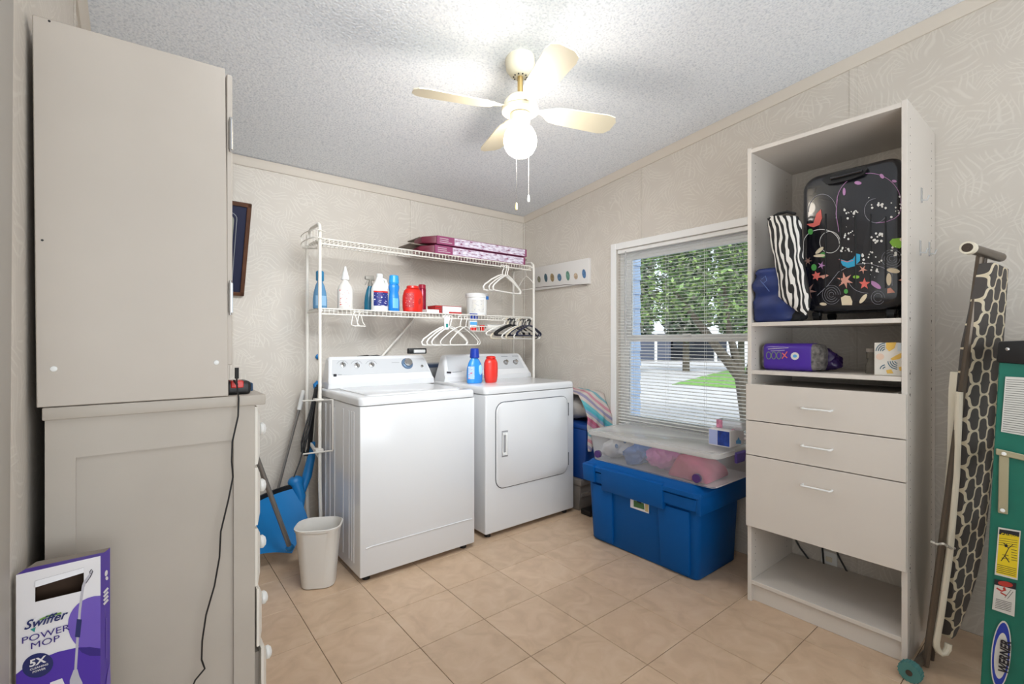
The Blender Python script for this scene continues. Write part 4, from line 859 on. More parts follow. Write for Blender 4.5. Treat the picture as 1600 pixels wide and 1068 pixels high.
# ================================================================= CLEANING TOOLS
M_bpl = mat('shovel_blue', '1677b8', .4)
sh = thing('blue_shovel', 'blue plastic snow shovel leaning upside down beside the dresser', 'shovel', (.6, 2.85, 0))
g = G(); rows = []
L_ = [ay(u, v, Y) for u, v, Y in ((378, 795, 2.80), (378, 840, 2.74), (385, 872, 2.66))]; R0 = [ay(u, v, Y) for u, v, Y in ((463, 759, 2.98), (482, 812, 2.90), (456, 864, 2.76))]
rows = []
for i, (a, b) in enumerate(zip(L_, R0)):
    a = a.copy(); b = b.copy(); rows.append([a.lerp(b, t)+Vector((0, .045*math.sin(math.pi*t)*(1 if 1 else 0), 0)) for t in [k/8 for k in range(9)]])
g.loft([r+[q+Vector((0, .006, 0)) for q in r[::-1]] for r in rows]); blade = g.build('blade', M_bpl, sh)
g = G(); r = rows[0]; g.loft([[q+Vector((0, -.004, -.008)), q+Vector((0, .008, -.008)), q+Vector((0, .008, .018)), q+Vector((0, -.004, .018))] for q in r]); g.build('wear_strip', M_black, sh)
pa, pb = ay(396, 700, 2.62), ay(453, 855, 2.70)
G().tube([pa+(pa-pb)*.6, pa, pb], .0125, 10).build('shaft', M_greyp, sh)
G().ball(pb, .022, .018, .02, 12, 8).build('socket', M_bpl, sh)
br = thing('broom', 'thin grey pole with white grip leaning in the back corner', 'broom', (.69, 3.15, 0))
a, b = ay(474, 612, 3.19), ay(438, 762, 3.14); d = (b-a).normalized(); e_ = a+d*((0.0-a.z)/d.z)
G().tube([a+d*.09, e_+Vector((0, 0, .08))], .008, 8).build('pole', M_greyp, br); G().tube([a-d*.01, a+d*.115], .0145, 12).build('grip', M_whitepl, br)
e2 = e_+Vector((0, 0, .08)); G().hexa([(e2.x-.10, e2.y-.02, .001), (e2.x+.10, e2.y-.02, .001), (e2.x+.10, e2.y+.02, .001), (e2.x-.10, e2.y+.02, .001), (e2.x-.05, e2.y-.012, .085), (e2.x+.05, e2.y-.012, .085), (e2.x+.05, e2.y+.012, .085), (e2.x-.05, e2.y+.012, .085)], .004, 1).build('bristles', M_black, br)
sm = thing('steam_mop', 'blue upright floor cleaner with black coiled cord beside the rack post', 'mop', (.8, 3.05, 0))
q = [ay(u, v, 3.02) for u, v in ((495, 600), (489, 640), (484, 705), (478, 745), (470, 775))]
G().tube(q[:2]+[q[2]], .012, 10).build('shaft', M_black, sm)
G().tube([ay(488, 690, 3.02), ay(486, 715, 3.02), ay(480, 742, 3.01), ay(472, 768, 3.0)], .03, 14, rs=[.018, .024, .028, .020]).build('body', M_bpl, sm)
g = G(); g.ball(ay(462, 752, 2.99), .045, .035, .035, 16, 10); g.tube([ay(462, 752, 2.99), ay(470, 775, 2.97), ay(468, 800, 2.96)], .03, 12, rs=[.035, .028, .02]); g.build('tank', M_bpl, sm)
g = G()
for k in range(6):
    du = (k % 3)*2.2-2; dv = (k//3)*3
    g.tube([ay(494+du*.4, 604+dv, 3.0-.005*k), ay(487+du, 640, 2.99), ay(480+du*1.6, 668, 2.98), ay(474+du*1.5, 690+dv, 2.98), ay(473+du, 705, 2.98), ay(478+du, 712, 2.98), ay(482+du*.4, 700, 2.985), ay(485+du*.7, 665, 2.99), ay(492, 620, 3.0)], .0045, 6)
g.tube([ay(474, 700, 2.98), ay(468, 722, 2.97), ay(459, 745, 2.96)], .004, 6); g.build('cord', M_black, sm)
G().tube([ay(497, 596, 3.02), ay(492, 601, 3.02), ay(493, 606, 3.02)], .012, 10).build('cord_hook', M_bpl, sm)
G().tube([ay(492, 709, 3.05), ay(496, 572, 3.22)], .006, 8).build('pole', M_bpl, sm) if 0 else None
gp = thing('mop_pole', 'pale thin mop pole leaning between floor cleaner and rack post', 'pole', (.85, 3.15, 0))
a, b = ay(496, 626, 3.16), ay(487, 706, 3.13); d = (b-a).normalized(); e_ = a+d*((.012-a.z)/d.z); G().tube([a, e_], .008, 8).build('pole', mat('pale_pole', 'b8b2aa', .4), gp); G().ball(e_+Vector((0, 0, .008)), .018, .018, .018, 10, 6).build('tip', M_whitepl, gp)
bh = thing('blue_hook', 'small blue plastic hook on the wall behind the rack post', 'hook', ay(497, 557, WY)); p = ay(497, 557, WY-.01)
G().ball(p, .016, .008, .018, 12, 8).tube([p, p+Vector((0, -.02, -.012)), p+Vector((0, -.028, .004))], .005, 8).build('hook_body', M_bpl, bh)

# ================================================================= WASTE BASKET
wb = thing('waste_basket', 'small grey plastic waste basket standing left of the washer', 'waste basket', (.70, 2.45, 0))
M_bin = mat('warm_grey_plastic', 'dcd7d0', .4); cx0, cy0 = .725, 2.47
wz = .30
rg = [(0.002, .150, .125, .045), (.006, .158, .133, .048), (.15, .178, .158, .05), (wz-.015, .20, .185, .05), (wz-.012, .218, .195, .07), (wz, .222, .199, .072), (wz+.002, .211, .188, .068), (wz-.012, .196, .180, .048), (.15, .172, .152, .045), (.012, .150, .125, .04)]
G().loft([rr(cx0, cy0, z, w, d, r, 6) for z, w, d, r in rg]).build('tub', M_bin, wb, ang=40)
wb.location = (cx0, cy0, 0)
for c_ in wb.children: c_.location = (.70-cx0, 2.45-cy0, 0)
wb.rotation_euler = (0, 0, math.radians(-28))
for c_ in wb.children: c_.location = (.70-cx0, 2.45-cy0, 0)

# ================================================================= BLUE TRUNK
tk = thing('storage_chest', 'big blue plastic storage trunk on the floor below the window', 'storage trunk', (2.43, 1.63, 0))
cx0, cy0 = 2.425, 1.630
rings = [(0.003, .385, .70, .03), (.012, .40, .715, .035), (.36, .435, .74, .035), (.37, .47, .765, .035), (.372, .49, .775, .035), (.43, .50, .785, .035), (.435, .46, .75, .03)]
tb_ = G().loft([rr(cx0, cy0, z, w, d, r, 5) for z, w, d, r in rings]).build('tub', M_blue, tk, ang=40)
rings = [(.4355, .50, .785, .035), (.440, .515, .80, .04), (.462, .515, .80, .04), (.468, .50, .785, .04), (.470, .47, .76, .035), (.490, .44, .73, .05), (.494, .42, .71, .05)]
lid = G().loft([rr(cx0, cy0, z, w, d, r, 5) for z, w, d, r in rings]).build('lid', M_blue, tk, ang=40)
# raised front panels and latches
def xf(z): return cx0-(.40+(.435-.40)*(z-.012)/.348)/2
for ya, yb_ in ((1.305, 1.49), (1.80, 1.955)):
    G().hexa([(xf(.02)-.012, ya+.008, .02), (xf(.02)+.01, ya+.008, .02), (xf(.02)+.01, yb_-.008, .02), (xf(.02)-.012, yb_-.008, .02), (xf(.355)-.016, ya, .355), (xf(.355)+.01, ya, .355), (xf(.355)+.01, yb_, .355), (xf(.355)-.016, yb_, .355)], .006, 2).build('front_rib', M_blue, tb_)

g = G(); g.hexa([(2.172, 1.44, .335), (2.21, 1.44, .335), (2.21, 1.86, .335), (2.172, 1.86, .335), (2.160, 1.44, .470), (2.22, 1.44, .478), (2.22, 1.86, .478), (2.160, 1.86, .470)], .008, 2); g.build('front_lip', M_blue, lid)
for y in (1.955,): G().hexa([(2.165, y-.045, .37), (2.19, y-.045, .37), (2.19, y+.045, .37), (2.165, y+.045, .37), (2.155, y-.045, .472), (2.20, y-.045, .474), (2.20, y+.045, .474), (2.155, y+.045, .472)], .006, 2).build('latch', M_blue, lid)
g = G(); g.box(2.18, 2.68, 1.232, 1.262, .355, .462, .008, 2); g.build('end_handle', M_blue, tb_)
D = Decal((xf(.25)-.0075, 1.70, .25), (-1, 0, .05), .001)
P4 = [(985, 772), (1014, 782), (1014, 802), (985, 792)]
D.col(M_pw).poly(P4); D.col(M_red).poly([(986, 773), (994, 776), (994, 780), (986, 777)]); D.col(mat('label_green', '3f6b3a', .5)).poly([(990, 781), (1006, 786), (1007, 796), (990, 791)]); D.col(M_ink).poly([(995, 780), (1002, 783), (1002, 787), (995, 784)]); D.col(mat('label_tan', 'c9b07a', .5)).poly([(1008, 783), (1013, 785), (1013, 800), (1008, 798)])
D.build('product_sticker', tb_)
# ================================================================= CLEAR BOX
M_clear = clear_mat('clear_plastic', 'fbfbfc', .2, .2, 'ffffff'); M_clid = clear_mat('clear_lid', 'fbfbfb', .3, .12, 'f4f3f0')
kx0, kx1, ky0, ky1, kz0, kz1 = 2.20, 2.665, 1.165, 2.0, .4945, .655
cb = thing('clear_storage_box', 'long clear plastic storage box lying on top of the blue trunk', 'storage box', ((kx0+kx1)/2, (ky0+ky1)/2, kz0))
cxk, cyk = (kx0+kx1)/2, (ky0+ky1)/2; W_, D_ = kx1-kx0, ky1-ky0
G().loft([rr(cxk, cyk, z, W_-e, D_-e, .04, 5) for z, e in ((kz0+.004, .055), (kz0, .05), (kz0, .045), (kz1-.02, .012), (kz1-.006, .01), (kz1-.006, -.002), (kz1, -.002))], cap1=False).build('tub', M_clear, cb, ang=40)
G().loft([rr(cxk, cyk, z, W_+e, D_+e, .045, 5) for z, e in ((kz1-.008, .012), (kz1+.014, .014), (kz1+.018, .004), (kz1+.012, -.02), (kz1+.012, -.03), (kz1+.016, -.04))]).build('lid', M_clid, cb, ang=40)
for (u, v) in ((933.5, 709), (1088, 747)):
    c = ax(u, v, kx0+.012); c.z = max(c.z, kz0+.03); G().cyl((kx0+.008, c.y, c.z), (kx0+.028, c.y, c.z), .022, n=20).build('wheel', mat('purple_wheel', '4a2a6b', .4), cb)
M_lat = mat('purple_latch', '5a4a9a', .4)
G().hexa([(2.39, ky0-.012, .60), (2.475, ky0-.012, .60), (2.475, ky0+.004, .60), (2.39, ky0+.004, .60), (2.38, ky0-.014, .655), (2.485, ky0-.014, .655), (2.485, ky0+.0, .66), (2.38, ky0+.0, .66)], .004, 1).build('latch', M_lat, cb)
def fabric(name, col, var=.2): return mat(name, col, .85, var=var, vscale=12, bump=.6, bscale=25)
o = G().hexa([(2.235, 1.225, kz0+.006), (2.50, 1.24, kz0+.006), (2.50, 1.43, kz0+.006), (2.235, 1.47, kz0+.006), (2.25, 1.245, kz0+.045), (2.48, 1.25, kz0+.06), (2.48, 1.40, kz0+.135), (2.25, 1.40, kz0+.135)], .02, 3).build('pink_cloth', fabric('pink_fabric', 'cf4a7c'), loc=(2.37, 1.35, kz0+.006)); tag(o, 'folded pink cloth inside the right end of the clear box', 'cloth')
o = G().blob((2.34, 1.535, kz0+.072), (.09, .11, .064), .25, 12, 4, 3, kz0+.006).build('magenta_cloth', fabric('magenta_fabric', 'cc6ab4'), loc=(2.38, 1.56, kz0+.006)); tag(o, 'crumpled lilac cloth behind the pink cloth in the clear box', 'cloth')
o = G().blob((2.345, 1.70, kz0+.062), (.10, .10, .058), .25, 12, 4, 5, kz0+.006).build('blue_cloth', fabric('blue_fabric', '3f7bc8'), loc=(2.38, 1.70, kz0+.006)); tag(o, 'crumpled blue cloth in the middle of the clear box', 'cloth')
o = G().blob((2.365, 1.88, kz0+.066), (.125, .085, .060), .15, 10, 4, 9, kz0+.006).build('white_cloth', fabric('white_fabric', 'e3e3e6', .06), loc=(2.40, 1.87, kz0+.006)); tag(o, 'white cloth with blue spots in the left end of the clear box', 'cloth')
cl = o
g = G()
for (u, v) in ((962, 697), (975, 689)): c = ax(u, v, 2.262); g.ball((2.27-.02*0, c.y, c.z), .004, .013, .014, 12, 8)
o = g.build('blue_spots', fabric('spot_blue', '3d6fa8')); o.parent = cl; o.location = -Vector(cl.location)
# boxes on it
zb = kz1+.0185
pb = [az(u, v, zb) for u, v in ((1107, 700), (1140, 702), (1165, 695))]
t = thing('blue_product_box', 'small white box with blue window standing on the clear box', 'box', (pb[1].x+.03, pb[1].y, zb)); x0b, y0b, y1b = 2.39, ax(1141, 700, 2.39).y, ax(1107, 700, 2.39).y
h = ax(1107, 668, 2.39).z-zb
box(x0b, x0b+.15, y0b, y1b, zb, zb+h, .002, 1).build('carton', M_pw, t)
box(x0b-.001, x0b, y0b+.004, y1b-.05, zb+.006, zb+h-.006).build('blue_window', mat('deep_blue_print', '1f3f95', .25, var=.4, vscale=40), t, smooth=False)
box(x0b-.001, x0b, y1b-.048, y1b-.004, zb+.006, zb+h-.006).build('pale_panel', mat('pale_lilac', 'aab4dd', .4), t, smooth=False)
D = Decal((x0b+.05, y0b, zb+.05), (0, -1, 0), .0008); D.col(mat('mid_blue', '5aa6dd', .4)).poly([(1150, 693), (1150, 688), (1152, 687), (1154, 682), (1156, 687), (1158, 688), (1158, 693)]).col(mat('pink_print', 'e3b3c8', .5)).line([(1143, 671), (1160, 668)], 2); D.build('printed_side', t)
t = thing('small_gift_box', 'small clear box with pink figure on top of the blue one', 'box', (x0b+.06, y0b, zb+h)); zc2 = zb+h+.0005
M_cl3 = clear_mat('clear_pack', 'f4f4f4', .35, .2, 'dfe0e6'); ya_, yb2 = ax(1160, 655, 2.43).y, ax(1119, 655, 2.43).y; ya_ = max(ya_, 1.055)
box(2.43, 2.50, ya_, yb2, zc2, zc2+.045, .002, 1).build('clear_sleeve', M_cl3, t); box(2.4285, 2.4295, yb2-.035, yb2-.002, zc2+.002, zc2+.044).build('pink_card', mat('pink_card', 'd98aa8', .4, var=.5, vscale=70), t, smooth=False)

# ================================================================= BEHIND THE DRYER'S RIGHT SIDE
t = thing('grey_crate', 'grey plastic crate at floor level right of the dryer', 'crate', (2.6, 2.67, 0)); M_gc = mat('crate_grey', '77706a', .6)
G().hexa([(2.50, 2.35, .001), (2.71, 2.35, .001), (2.71, 3.0, .001), (2.50, 3.0, .001), (2.485, 2.32, .22), (2.72, 2.32, .22), (2.72, 3.02, .22), (2.485, 3.02, .22)], .006, 2).build('crate_body', M_gc, t)
box(2.478, 2.726, 2.31, 3.03, .19, .235, .006, 2).build('rim', M_gc, t)
G().box(2.505, 2.71, 2.328, 2.37, .10, .13, .002, 1).build('rib', M_gc, t)
t = thing('blue_storage_box', 'dark blue storage box under the striped beach towel', 'storage box', (2.6, 2.65, .2355)); 
G().hexa([(2.495, 2.29, .236), (2.705, 2.29, .236), (2.705, 2.98, .236), (2.495, 2.98, .236), (2.48, 2.262, .60), (2.722, 2.262, .60), (2.722, 3.01, .60), (2.48, 3.01, .60)], .012, 2).build('box_body', mat('navy_tub', '0d3c80', .4), t)
box(2.476, 2.726, 2.254, 3.02, .60, .632, .006, 2).build('lid', mat('navy_tub', '0d3c80', .4), t)
box(2.4795+.045, 2.4795+.075, 2.266, 2.272, .50, .545).build('paper_tag', M_pw, t, smooth=False)
# towel
def towel_mat():
    m = mat('striped_terry', 'cfc4be', .9); N, L, b = nodes(m); mp = mapping(N, L, (0, 0, 0)); sx = N.new('ShaderNodeSeparateXYZ'); L.new(mp.outputs[0], sx.inputs[0])
    def mth(op, a, bb):
        q = N.new('ShaderNodeMath'); q.operation = op
        for i, v in enumerate((a, bb)):
            if isinstance(v, (int, float)): q.inputs[i].default_value = v
            else: L.new(v, q.inputs[i])
        return q.outputs[0]
    s = mth('ADD', mth('MULTIPLY', sx.outputs[0], .75), mth('ADD', mth('MULTIPLY', sx.outputs[2], 1.1), mth('MULTIPLY', sx.outputs[1], -.35)))
    nz = N.new('ShaderNodeTexNoise'); nz.inputs['Scale'].default_value = 5; L.new(mp.outputs[0], nz.inputs[0])
    s = mth('ADD', s, mth('MULTIPLY', nz.outputs['Fac'], .06)); s = mth('FRACT', mth('MULTIPLY', s, 2.6), 0)
    cols = ['bfb0a8', 'b9748c', 'b55f78', 'c1b2aa', '8493ab', '4aa0ae', '62abb2', 'c1b4ac', '8f88a2', 'c4b8b0', 'c0848f', 'c3b8b1', '78a5ad', 'c9beb6']
    r = ramp(N, [(i/len(cols), c) for i, c in enumerate(cols)], 'CONSTANT'); L.new(s, r.inputs[0]); L.new(r.outputs[0], b.inputs['Base Color'])
    n2 = N.new('ShaderNodeTexNoise'); n2.inputs['Scale'].default_value = 150; L.new(mp.outputs[0], n2.inputs[0]); bp = N.new('ShaderNodeBump'); bp.inputs['Strength'].default_value = .4; bp.inputs['Distance'].default_value = .004; L.new(n2.outputs['Fac'], bp.inputs['Height']); L.new(bp.outputs[0], b.inputs['Normal']); return m
# towel: draped sheet with lumpy pile under it
g = G(); nx, ny = 26, 40; R1 = []
for j in range(ny+1):
    row = []
    for i in range(nx+1):
        x = 2.468+.262*i/nx; s = j/ny*1.15
        # profile along y: hangs down front then over the top
        if s < .30: y = 2.236-.004*math.sin(i*.9)-.012*(1-s/.3)*math.sin(i*.55); z = .50+.10*(i/nx)*(1-s/.3)*1.2+(.17+.02)*s/.3-.06*(1-s/.3)*(1-i/nx)
        elif s < .45: t_ = (s-.30)/.15; y = 2.236+.09*math.sin(t_*math.pi/2)*.9; z = .69+.160*math.sin(t_*math.pi/2)
        else: y = 2.317+(s-.45)*.95; z = .850+.012*math.sin((s-.45)*9)
        z += .015*noise.noise(Vector((x*14, y*9, 1)))-.05*max(0, (i/nx-.75))*4*max(0, (i/nx-.75))*(1 if s > .3 else 0)
        y += .012*noise.noise(Vector((x*16, z*12, 5)))
        row.append((min(x, 2.733), y, max(z, .46 if s < .3 else .64)))
    R1.append(row)
g.loft([r+[(a, b+.003, c-.006) for a, b, c in r[::-1]] for r in R1])
o = g.build('beach_towel', towel_mat(), loc=(2.6, 2.5, .64), ang=80); tag(o, 'striped pastel beach towel draped over the blue box beside the dryer', 'towel')
o = G().blob((2.60, 2.62, .735), (.115, .33, .105), .06, 5, 4, 2, .634).build('folded_bedding', fabric('cream_bedding', 'cfc8c0', .1), loc=(2.6, 2.66, .634)); tag(o, 'cream folded bedding under the striped beach towel', 'bedding')
t = az(905, 792, .02); o = box(2.468, 2.60, 2.215, 2.305, .001, .04, .006, 2).build('black_adapter', M_black, loc=(2.53, 2.28, .001)); tag(o, 'small flat black box on the floor at the dryer corner', 'box')

# ================================================================= CANVAS PRINT
cv = thing('canvas_print', 'narrow white canvas print of seashells on the window wall', 'picture', (WX, 2.76, 1.77))
ya, yb_, za, zb_ = 2.448, 3.08, 1.668, 1.865
box(WX-.03, WX-.0005, ya, yb_, za, zb_, .003, 2).build('canvas', mat('canvas_white', 'e0dcd8', .7), cv)
D = Decal((WX-.03, 2.7, 1.7), (-1, 0, 0), .0008)
K = lambda x, y: (830+x*.0625, 400+y*.0625)
for (x, y, a, b_, c_) in ((195, 570, 40, 80, '8a8674'), (365, 530, 40, 105, '46606b'), (525, 525, 48, 105, 'a08a66'), (705, 520, 50, 95, '5b7c99'), (915, 480, 48, 120, '6f9a88'), (1115, 490, 50, 80, 'c0aa90'), (1320, 430, 48, 115, '5a82ad')):
    D.col(mat('shell_'+c_, c_, .6, var=.35, vscale=60)); k = K(x, y); D.ell(k[0], k[1]+.6, a*.0625, b_*.0625, -.1)
D.col(mat('shell_line', '6a5f5a', .6)).line([K(110, 790), K(300, 765), K(600, 745), K(850, 712), K(1050, 722), K(1250, 705), K(1390, 722)], .9)
D.build('printed_shells', cv)

# ================================================================= STORAGE TOWER
CX0, CX1, CY0, CY1, CH = 2.265, 2.735, .452, 1.044, 2.134
tw = thing('storage_tower', 'tall white laminate storage tower with shelves and three drawers', 'cabinet', ((CX0+CX1)/2, (CY0+CY1)/2, 0))
T = .018
pr_ = box(CX0, CX1, CY0, CY0+T, 0, CH, .0008, 1).build('side_panel', M_lam, tw)
pl_ = box(CX0, CX1, CY1-T, CY1, 0, CH, .0008, 1).build('side_panel', M_lam, tw)
box(CX0+.001, CX1, CY0+T, CY1-T, CH-.024, CH-.006).build('top_panel', M_lam, tw, smooth=False)
def shelf(z1, name='shelf', x0=CX0+.003, t=T): return box(x0, CX1-.005, CY0+T, CY1-T, z1-t, z1, .001, 1).build(name, M_lam, tw)
shelf(1.3115); shelf(1.0875); shelf(.099, 'bottom_shelf')
box(CX0+.02, CX0+.036, CY0+T, CY1-T, .001, .080).build('kick_board', M_lam, tw, smooth=False)
for z0, z1 in ((.8555, 1.024), (.694, .8515), (.3585, .690)):
    d = box(CX0-.019, CX0-.001, CY0+.001, CY1-.001, z0, z1, .0012, 1).build('drawer', M_lam, tw)
    g = G(); zt_ = z1-.03 if z1 < 1 else z1-.0; g.box(CX0, CX1-.06, CY0+T+.012, CY0+T+.024, z0+.02, zt_); g.box(CX0, CX1-.06, CY1-T-.024, CY1-T-.012, z0+.02, zt_); g.box(CX0, CX1-.06, CY0+T+.024, CY1-T-.024, z0+.02, z0+.026); g.box(CX1-.072, CX1-.06, CY0+T+.024, CY1-T-.024, z0+.026, zt_); g.build('drawer_box', M_lam, d, smooth=False)
    zm = {1.024: 639, .8515: 699, .690: 762}[z1]
    pa, pb = ax(1251, zm-2, CX0-.045), ax(1297, zm+4, CX0-.045); zh = (pa.z+pb.z)/2
    G().tube([(CX0-.019, pa.y, zh), (CX0-.040, pa.y, zh), (CX0-.045, pa.y-.005, zh), (CX0-.045, pb.y+.005, zh), (CX0-.040, pb.y, zh), (CX0-.019, pb.y, zh)], .0042, 8).build('handle', M_whitepl, d)
box(CX0+.005, CX1-.06, CY0+T+.002, CY1-T-.002, 1.012, 1.020).build('drawer_cover', mat('shade_laminate', 'b8afa6', .5), tw, smooth=False)
# peg holes
g = G()
for y, sgn in ((CY0-.0003, -1), (CY1-T-.0003, -1), (CY0+T+.0003, 1)):
    for x in (CX0+.04, CX1-.07):
        z = .15
        while z < 2.08:
            g.lathe((x, y, z), [(.0022, 0), (.0022, .0004)], 6, M=Matrix.Rotation(math.radians(90 if sgn < 0 else -90), 3, 'X')); z += .032
g.build('peg_holes', mat('hole_brown', '4f463f', .8), tw, smooth=False, kind='stuff')
g = G()
for z in (1.310, 1.10, 1.02, .36): 
    for x in (CX0+.035, CX1-.07): g.lathe((x, CY0-.0006, z), [(.005, 0), (.004, .0006)], 10, M=Matrix.Rotation(math.radians(90), 3, 'X'))
g.build('cam_locks', mat('hole_brown', '4f463f', .8), tw, smooth=False)
for (u, v) in ((1440, 305), (1438, 387), (1452, 389)):
    p = ay(u, v, CY0-.001); g = G(); g.box(p.x-.009, p.x+.009, CY0-.003, CY0, p.z-.03, p.z+.03, .001, 1); g.tube([(p.x, CY0-.002, p.z-.02), (p.x, CY0-.018, p.z-.022), (p.x, CY0-.024, p.z-.005)], .0035, 8); g.build('adhesive_hook', clear_mat('clear_hook', 'e8e8e8', .45) if 'clear_hook' not in MC else MC['clear_hook'], pr_)
p = ax(1228, 322, CX1-.03); box(2.66, 2.715, 1.0, 1.0255, 1.80, 1.83, .003, 1).build('wall_bracket', M_whitepl, tw)
# outlet and cables behind
t = thing('wall_outlet', 'white electrical outlet low on the wall behind the storage tower', 'outlet', (WX, .84, .3)); p = ax(1296, 879, WX)
box(WX-.006, WX-.0005, p.y-.035, p.y+.035, p.z-.057, p.z+.057, .003, 2).build('cover_plate', M_whitepl, t)
for dz in (-.02, .02): box(WX-.008, WX-.006, p.y-.014, p.y+.014, p.z+dz-.012, p.z+dz+.012, .002, 1).build('socket', M_cream, t)
labs_c = ('black cable hanging left behind the storage tower', 'black cable plugged into the outlet behind the tower', 'black cable hanging right behind the storage tower')
for k, pts in enumerate((((1236, 830), (1250, 855), (1265, 875), (1282, 888), (1300, 905)), ((1291, 838), (1285, 856), (1287, 880), (1290, 895)), ((1304, 850), (1310, 868), (1322, 890), (1332, 906), (1338, 925)))):
    P = [ax(u, v, WX-.02) for u, v in pts]; Q = []
    for a, b in zip(P, P[1:]):
        for t_ in (0, .25, .5, .75): Q.append(a.lerp(b, t_))
    Q = [Vector(q) for q in Q]; Q[0:0] = [Q[0]+Vector((0, .02, .25))]
    o = G().tube(Q, .0045, 8).build('power_cable', M_black, loc=(WX-.02, Q[3].y, Q[3].z)); tag(o, labs_c[k], 'cable', 'cables behind the tower')

# ---------------- suitcase
SX = 2.335; su = thing('suitcase', 'black hard-shell suitcase printed with birds, flowers and swirls', 'suitcase', (2.47, .62, 1.3125))
sy0 = CY0+T+.004; sy1 = ax(1252, 400, SX).y; sz0, sz1 = 1.352, ax(1380, 247, SX).z
M_case = mat('glossy_black_shell', '15151c', .25, coat=.4); M_ct = mat('black_rubber', '0e0e10', .5)
cyy, czz = (sy0+sy1)/2, (sz0+sz1)/2; ww, hh = sy1-sy0, sz1-sz0
def rrx(x, w, h, r): return [(x, cyy+a, czz+b) for a, b, _ in rr(0, 0, 0, w, h, r, 7)]
sh_ = G().loft([rrx(2.60, ww-.03, hh-.03, .055), rrx(2.585, ww, hh, .06), rrx(2.36, ww, hh, .06), rrx(2.343, ww-.018, hh-.018, .055), rrx(SX, ww-.05, hh-.05, .045)]).build('shell', M_case, su, ang=50)
G().loft([rrx(2.475, ww+.006, hh+.006, .062), rrx(2.455, ww+.006, hh+.006, .062)]).build('zip_band', M_ct, su)
# grooves as thin raised ribs
g = G()
for k in range(5):
    u = 1290+k*23.5; a = ax(u, 330+((k+1) % 3)*4, SX); b = ax(u, 450-((k) % 2)*6, SX); g.tube([(SX-.0006, a.y, a.z), (SX-.0006, b.y, b.z)], .003, 6)
g.build('groove', M_ct, sh_)
hp = [ax(u, v, SX-.004) for u, v in ((1286, 283), (1290, 276), (1310, 269), (1335, 263), (1352, 260), (1357, 264), (1350, 273), (1330, 281), (1305, 287), (1292, 288))]
g = G(); g.prism([(SX-.001, p.y, p.z) for p in hp], (-.012, 0, 0)); g.build('handle_bezel', M_ct, su)
hp2 = [ax(u, v, SX-.02) for u, v in ((1298, 279), (1315, 275), (1334, 270), (1346, 267))]; G().tube([hp2[0]+Vector((.012, 0, 0))]+hp2+[hp2[-1]+Vector((.012, 0, 0))], .006, 8).build('handle', M_case, su)
for y in (sy0+.05, sy1-.05):
    for x in (2.375, 2.56): G().cyl((x, y-.012, 1.331), (x, y+.012, 1.331), .018, n=16).box(x-.015, x+.015, y-.016, y+.016, 1.333, 1.352, .003, 1).build('wheel', M_ct, su)
D = Decal((SX, cyy, czz), (-1, 0, 0), .0012); S = lambda x, y: (1230+x*.2342, 240+y*.2341)
wht = mat('print_white', 'dcd8d2', .5); lil = mat('print_lilac', 'b583b0', .5); pnk = mat('print_salmon', 'cf9482', .5); grn = mat('print_green', '86b83c', .5); grn2 = mat('print_grass', '4f9a4a', .5); cya = mat('print_cyan', '2a9ac0', .5); red_ = mat('print_coral', 'd8685e', .5); crm = mat('print_cream', 'd9c8ab', .5); gry = mat('print_grey', '85838a', .5)
def sarc(m, cx, cy, a, b, t0, t1, w=.8): D.col(m).arc(*S(cx, cy), a*.2342, b*.2342, t0, t1, w, 26)
sarc(gry, 235, 390, 95, 120, -20, 180); sarc(lil, 545, 330, 215, 200, -25, 185, .8); D.col(lil).line([S(335, 300), S(325, 400), S(345, 520)], .8); sarc(gry, 590, 380, 75, 80, 90, 330)
D.col(lil).line([S(752, 400), S(720, 430), S(660, 455), S(590, 462)], .8)
sarc(wht, 228, 600, 120, 95, 0, 180, .9); sarc(wht, 285, 590, 68, 72, 0, 360, .7); D.col(wht).line([S(108, 600), S(105, 760), S(120, 860)], .8)
D.col(gry).line([S(200, 945), S(270, 880), S(340, 790), S(430, 740), S(540, 730), S(640, 760), S(700, 800), S(700, 880)], .9); sarc(gry, 540, 840, 130, 90, 180, 270, .7)
for r in (60, 45, 30, 16): sarc(gry, 295, 940, r, r*1.05, 0, 330, .5); sarc(gry, 700, 700, r*1.15, r, 20, 360, .5)
for r in (45, 28): sarc(gry, 605, 960, r, r, 0, 330, .5)
for (x, y, a, b, ro) in ((472, 195, 24, 12, .1), (380, 253, 10, 26, 0), (632, 150, 18, 12, .9), (714, 183, 16, 9, .2), (590, 875, 42, 16, .6)): D.col(lil).ell(*S(x, y), a*.234, b*.234, ro)
D.col(red_).poly([S(130, 470), S(175, 462), S(195, 400), S(225, 370), S(232, 430), S(215, 475), S(175, 490), S(150, 484)])
D.col(cya).poly([S(345, 700), S(400, 718), S(440, 700), S(460, 665), S(488, 672), S(485, 715), S(450, 750), S(405, 762), S(370, 745)]); D.col(red_).line([S(345, 705), S(400, 722), S(440, 712)], 1)
D.col(grn).poly([S(682, 590), S(700, 568), S(750, 562), S(785, 575), S(785, 605), S(750, 632), S(705, 622)]); D.col(crm).ell(*S(766, 572), 4, 3)
for (x, y, a, b, ro, m) in ((155, 520, 17, 20, 0, grn2), (178, 758, 18, 22, 0, grn2), (240, 675, 20, 18, 0, grn2), (460, 822, 22, 11, 0, grn), (392, 918, 14, 16, 0, grn2), (215, 645, 34, 12, -.7, crm), (215, 680, 40, 10, -.05, crm), (708, 780, 44, 16, .15, crm), (678, 838, 17, 42, 0, crm), (507, 967, 38, 14, -.9, crm), (240, 1003, 24, 10, .1, crm)): D.col(m).ell(*S(x, y), a*.234, b*.234, ro)
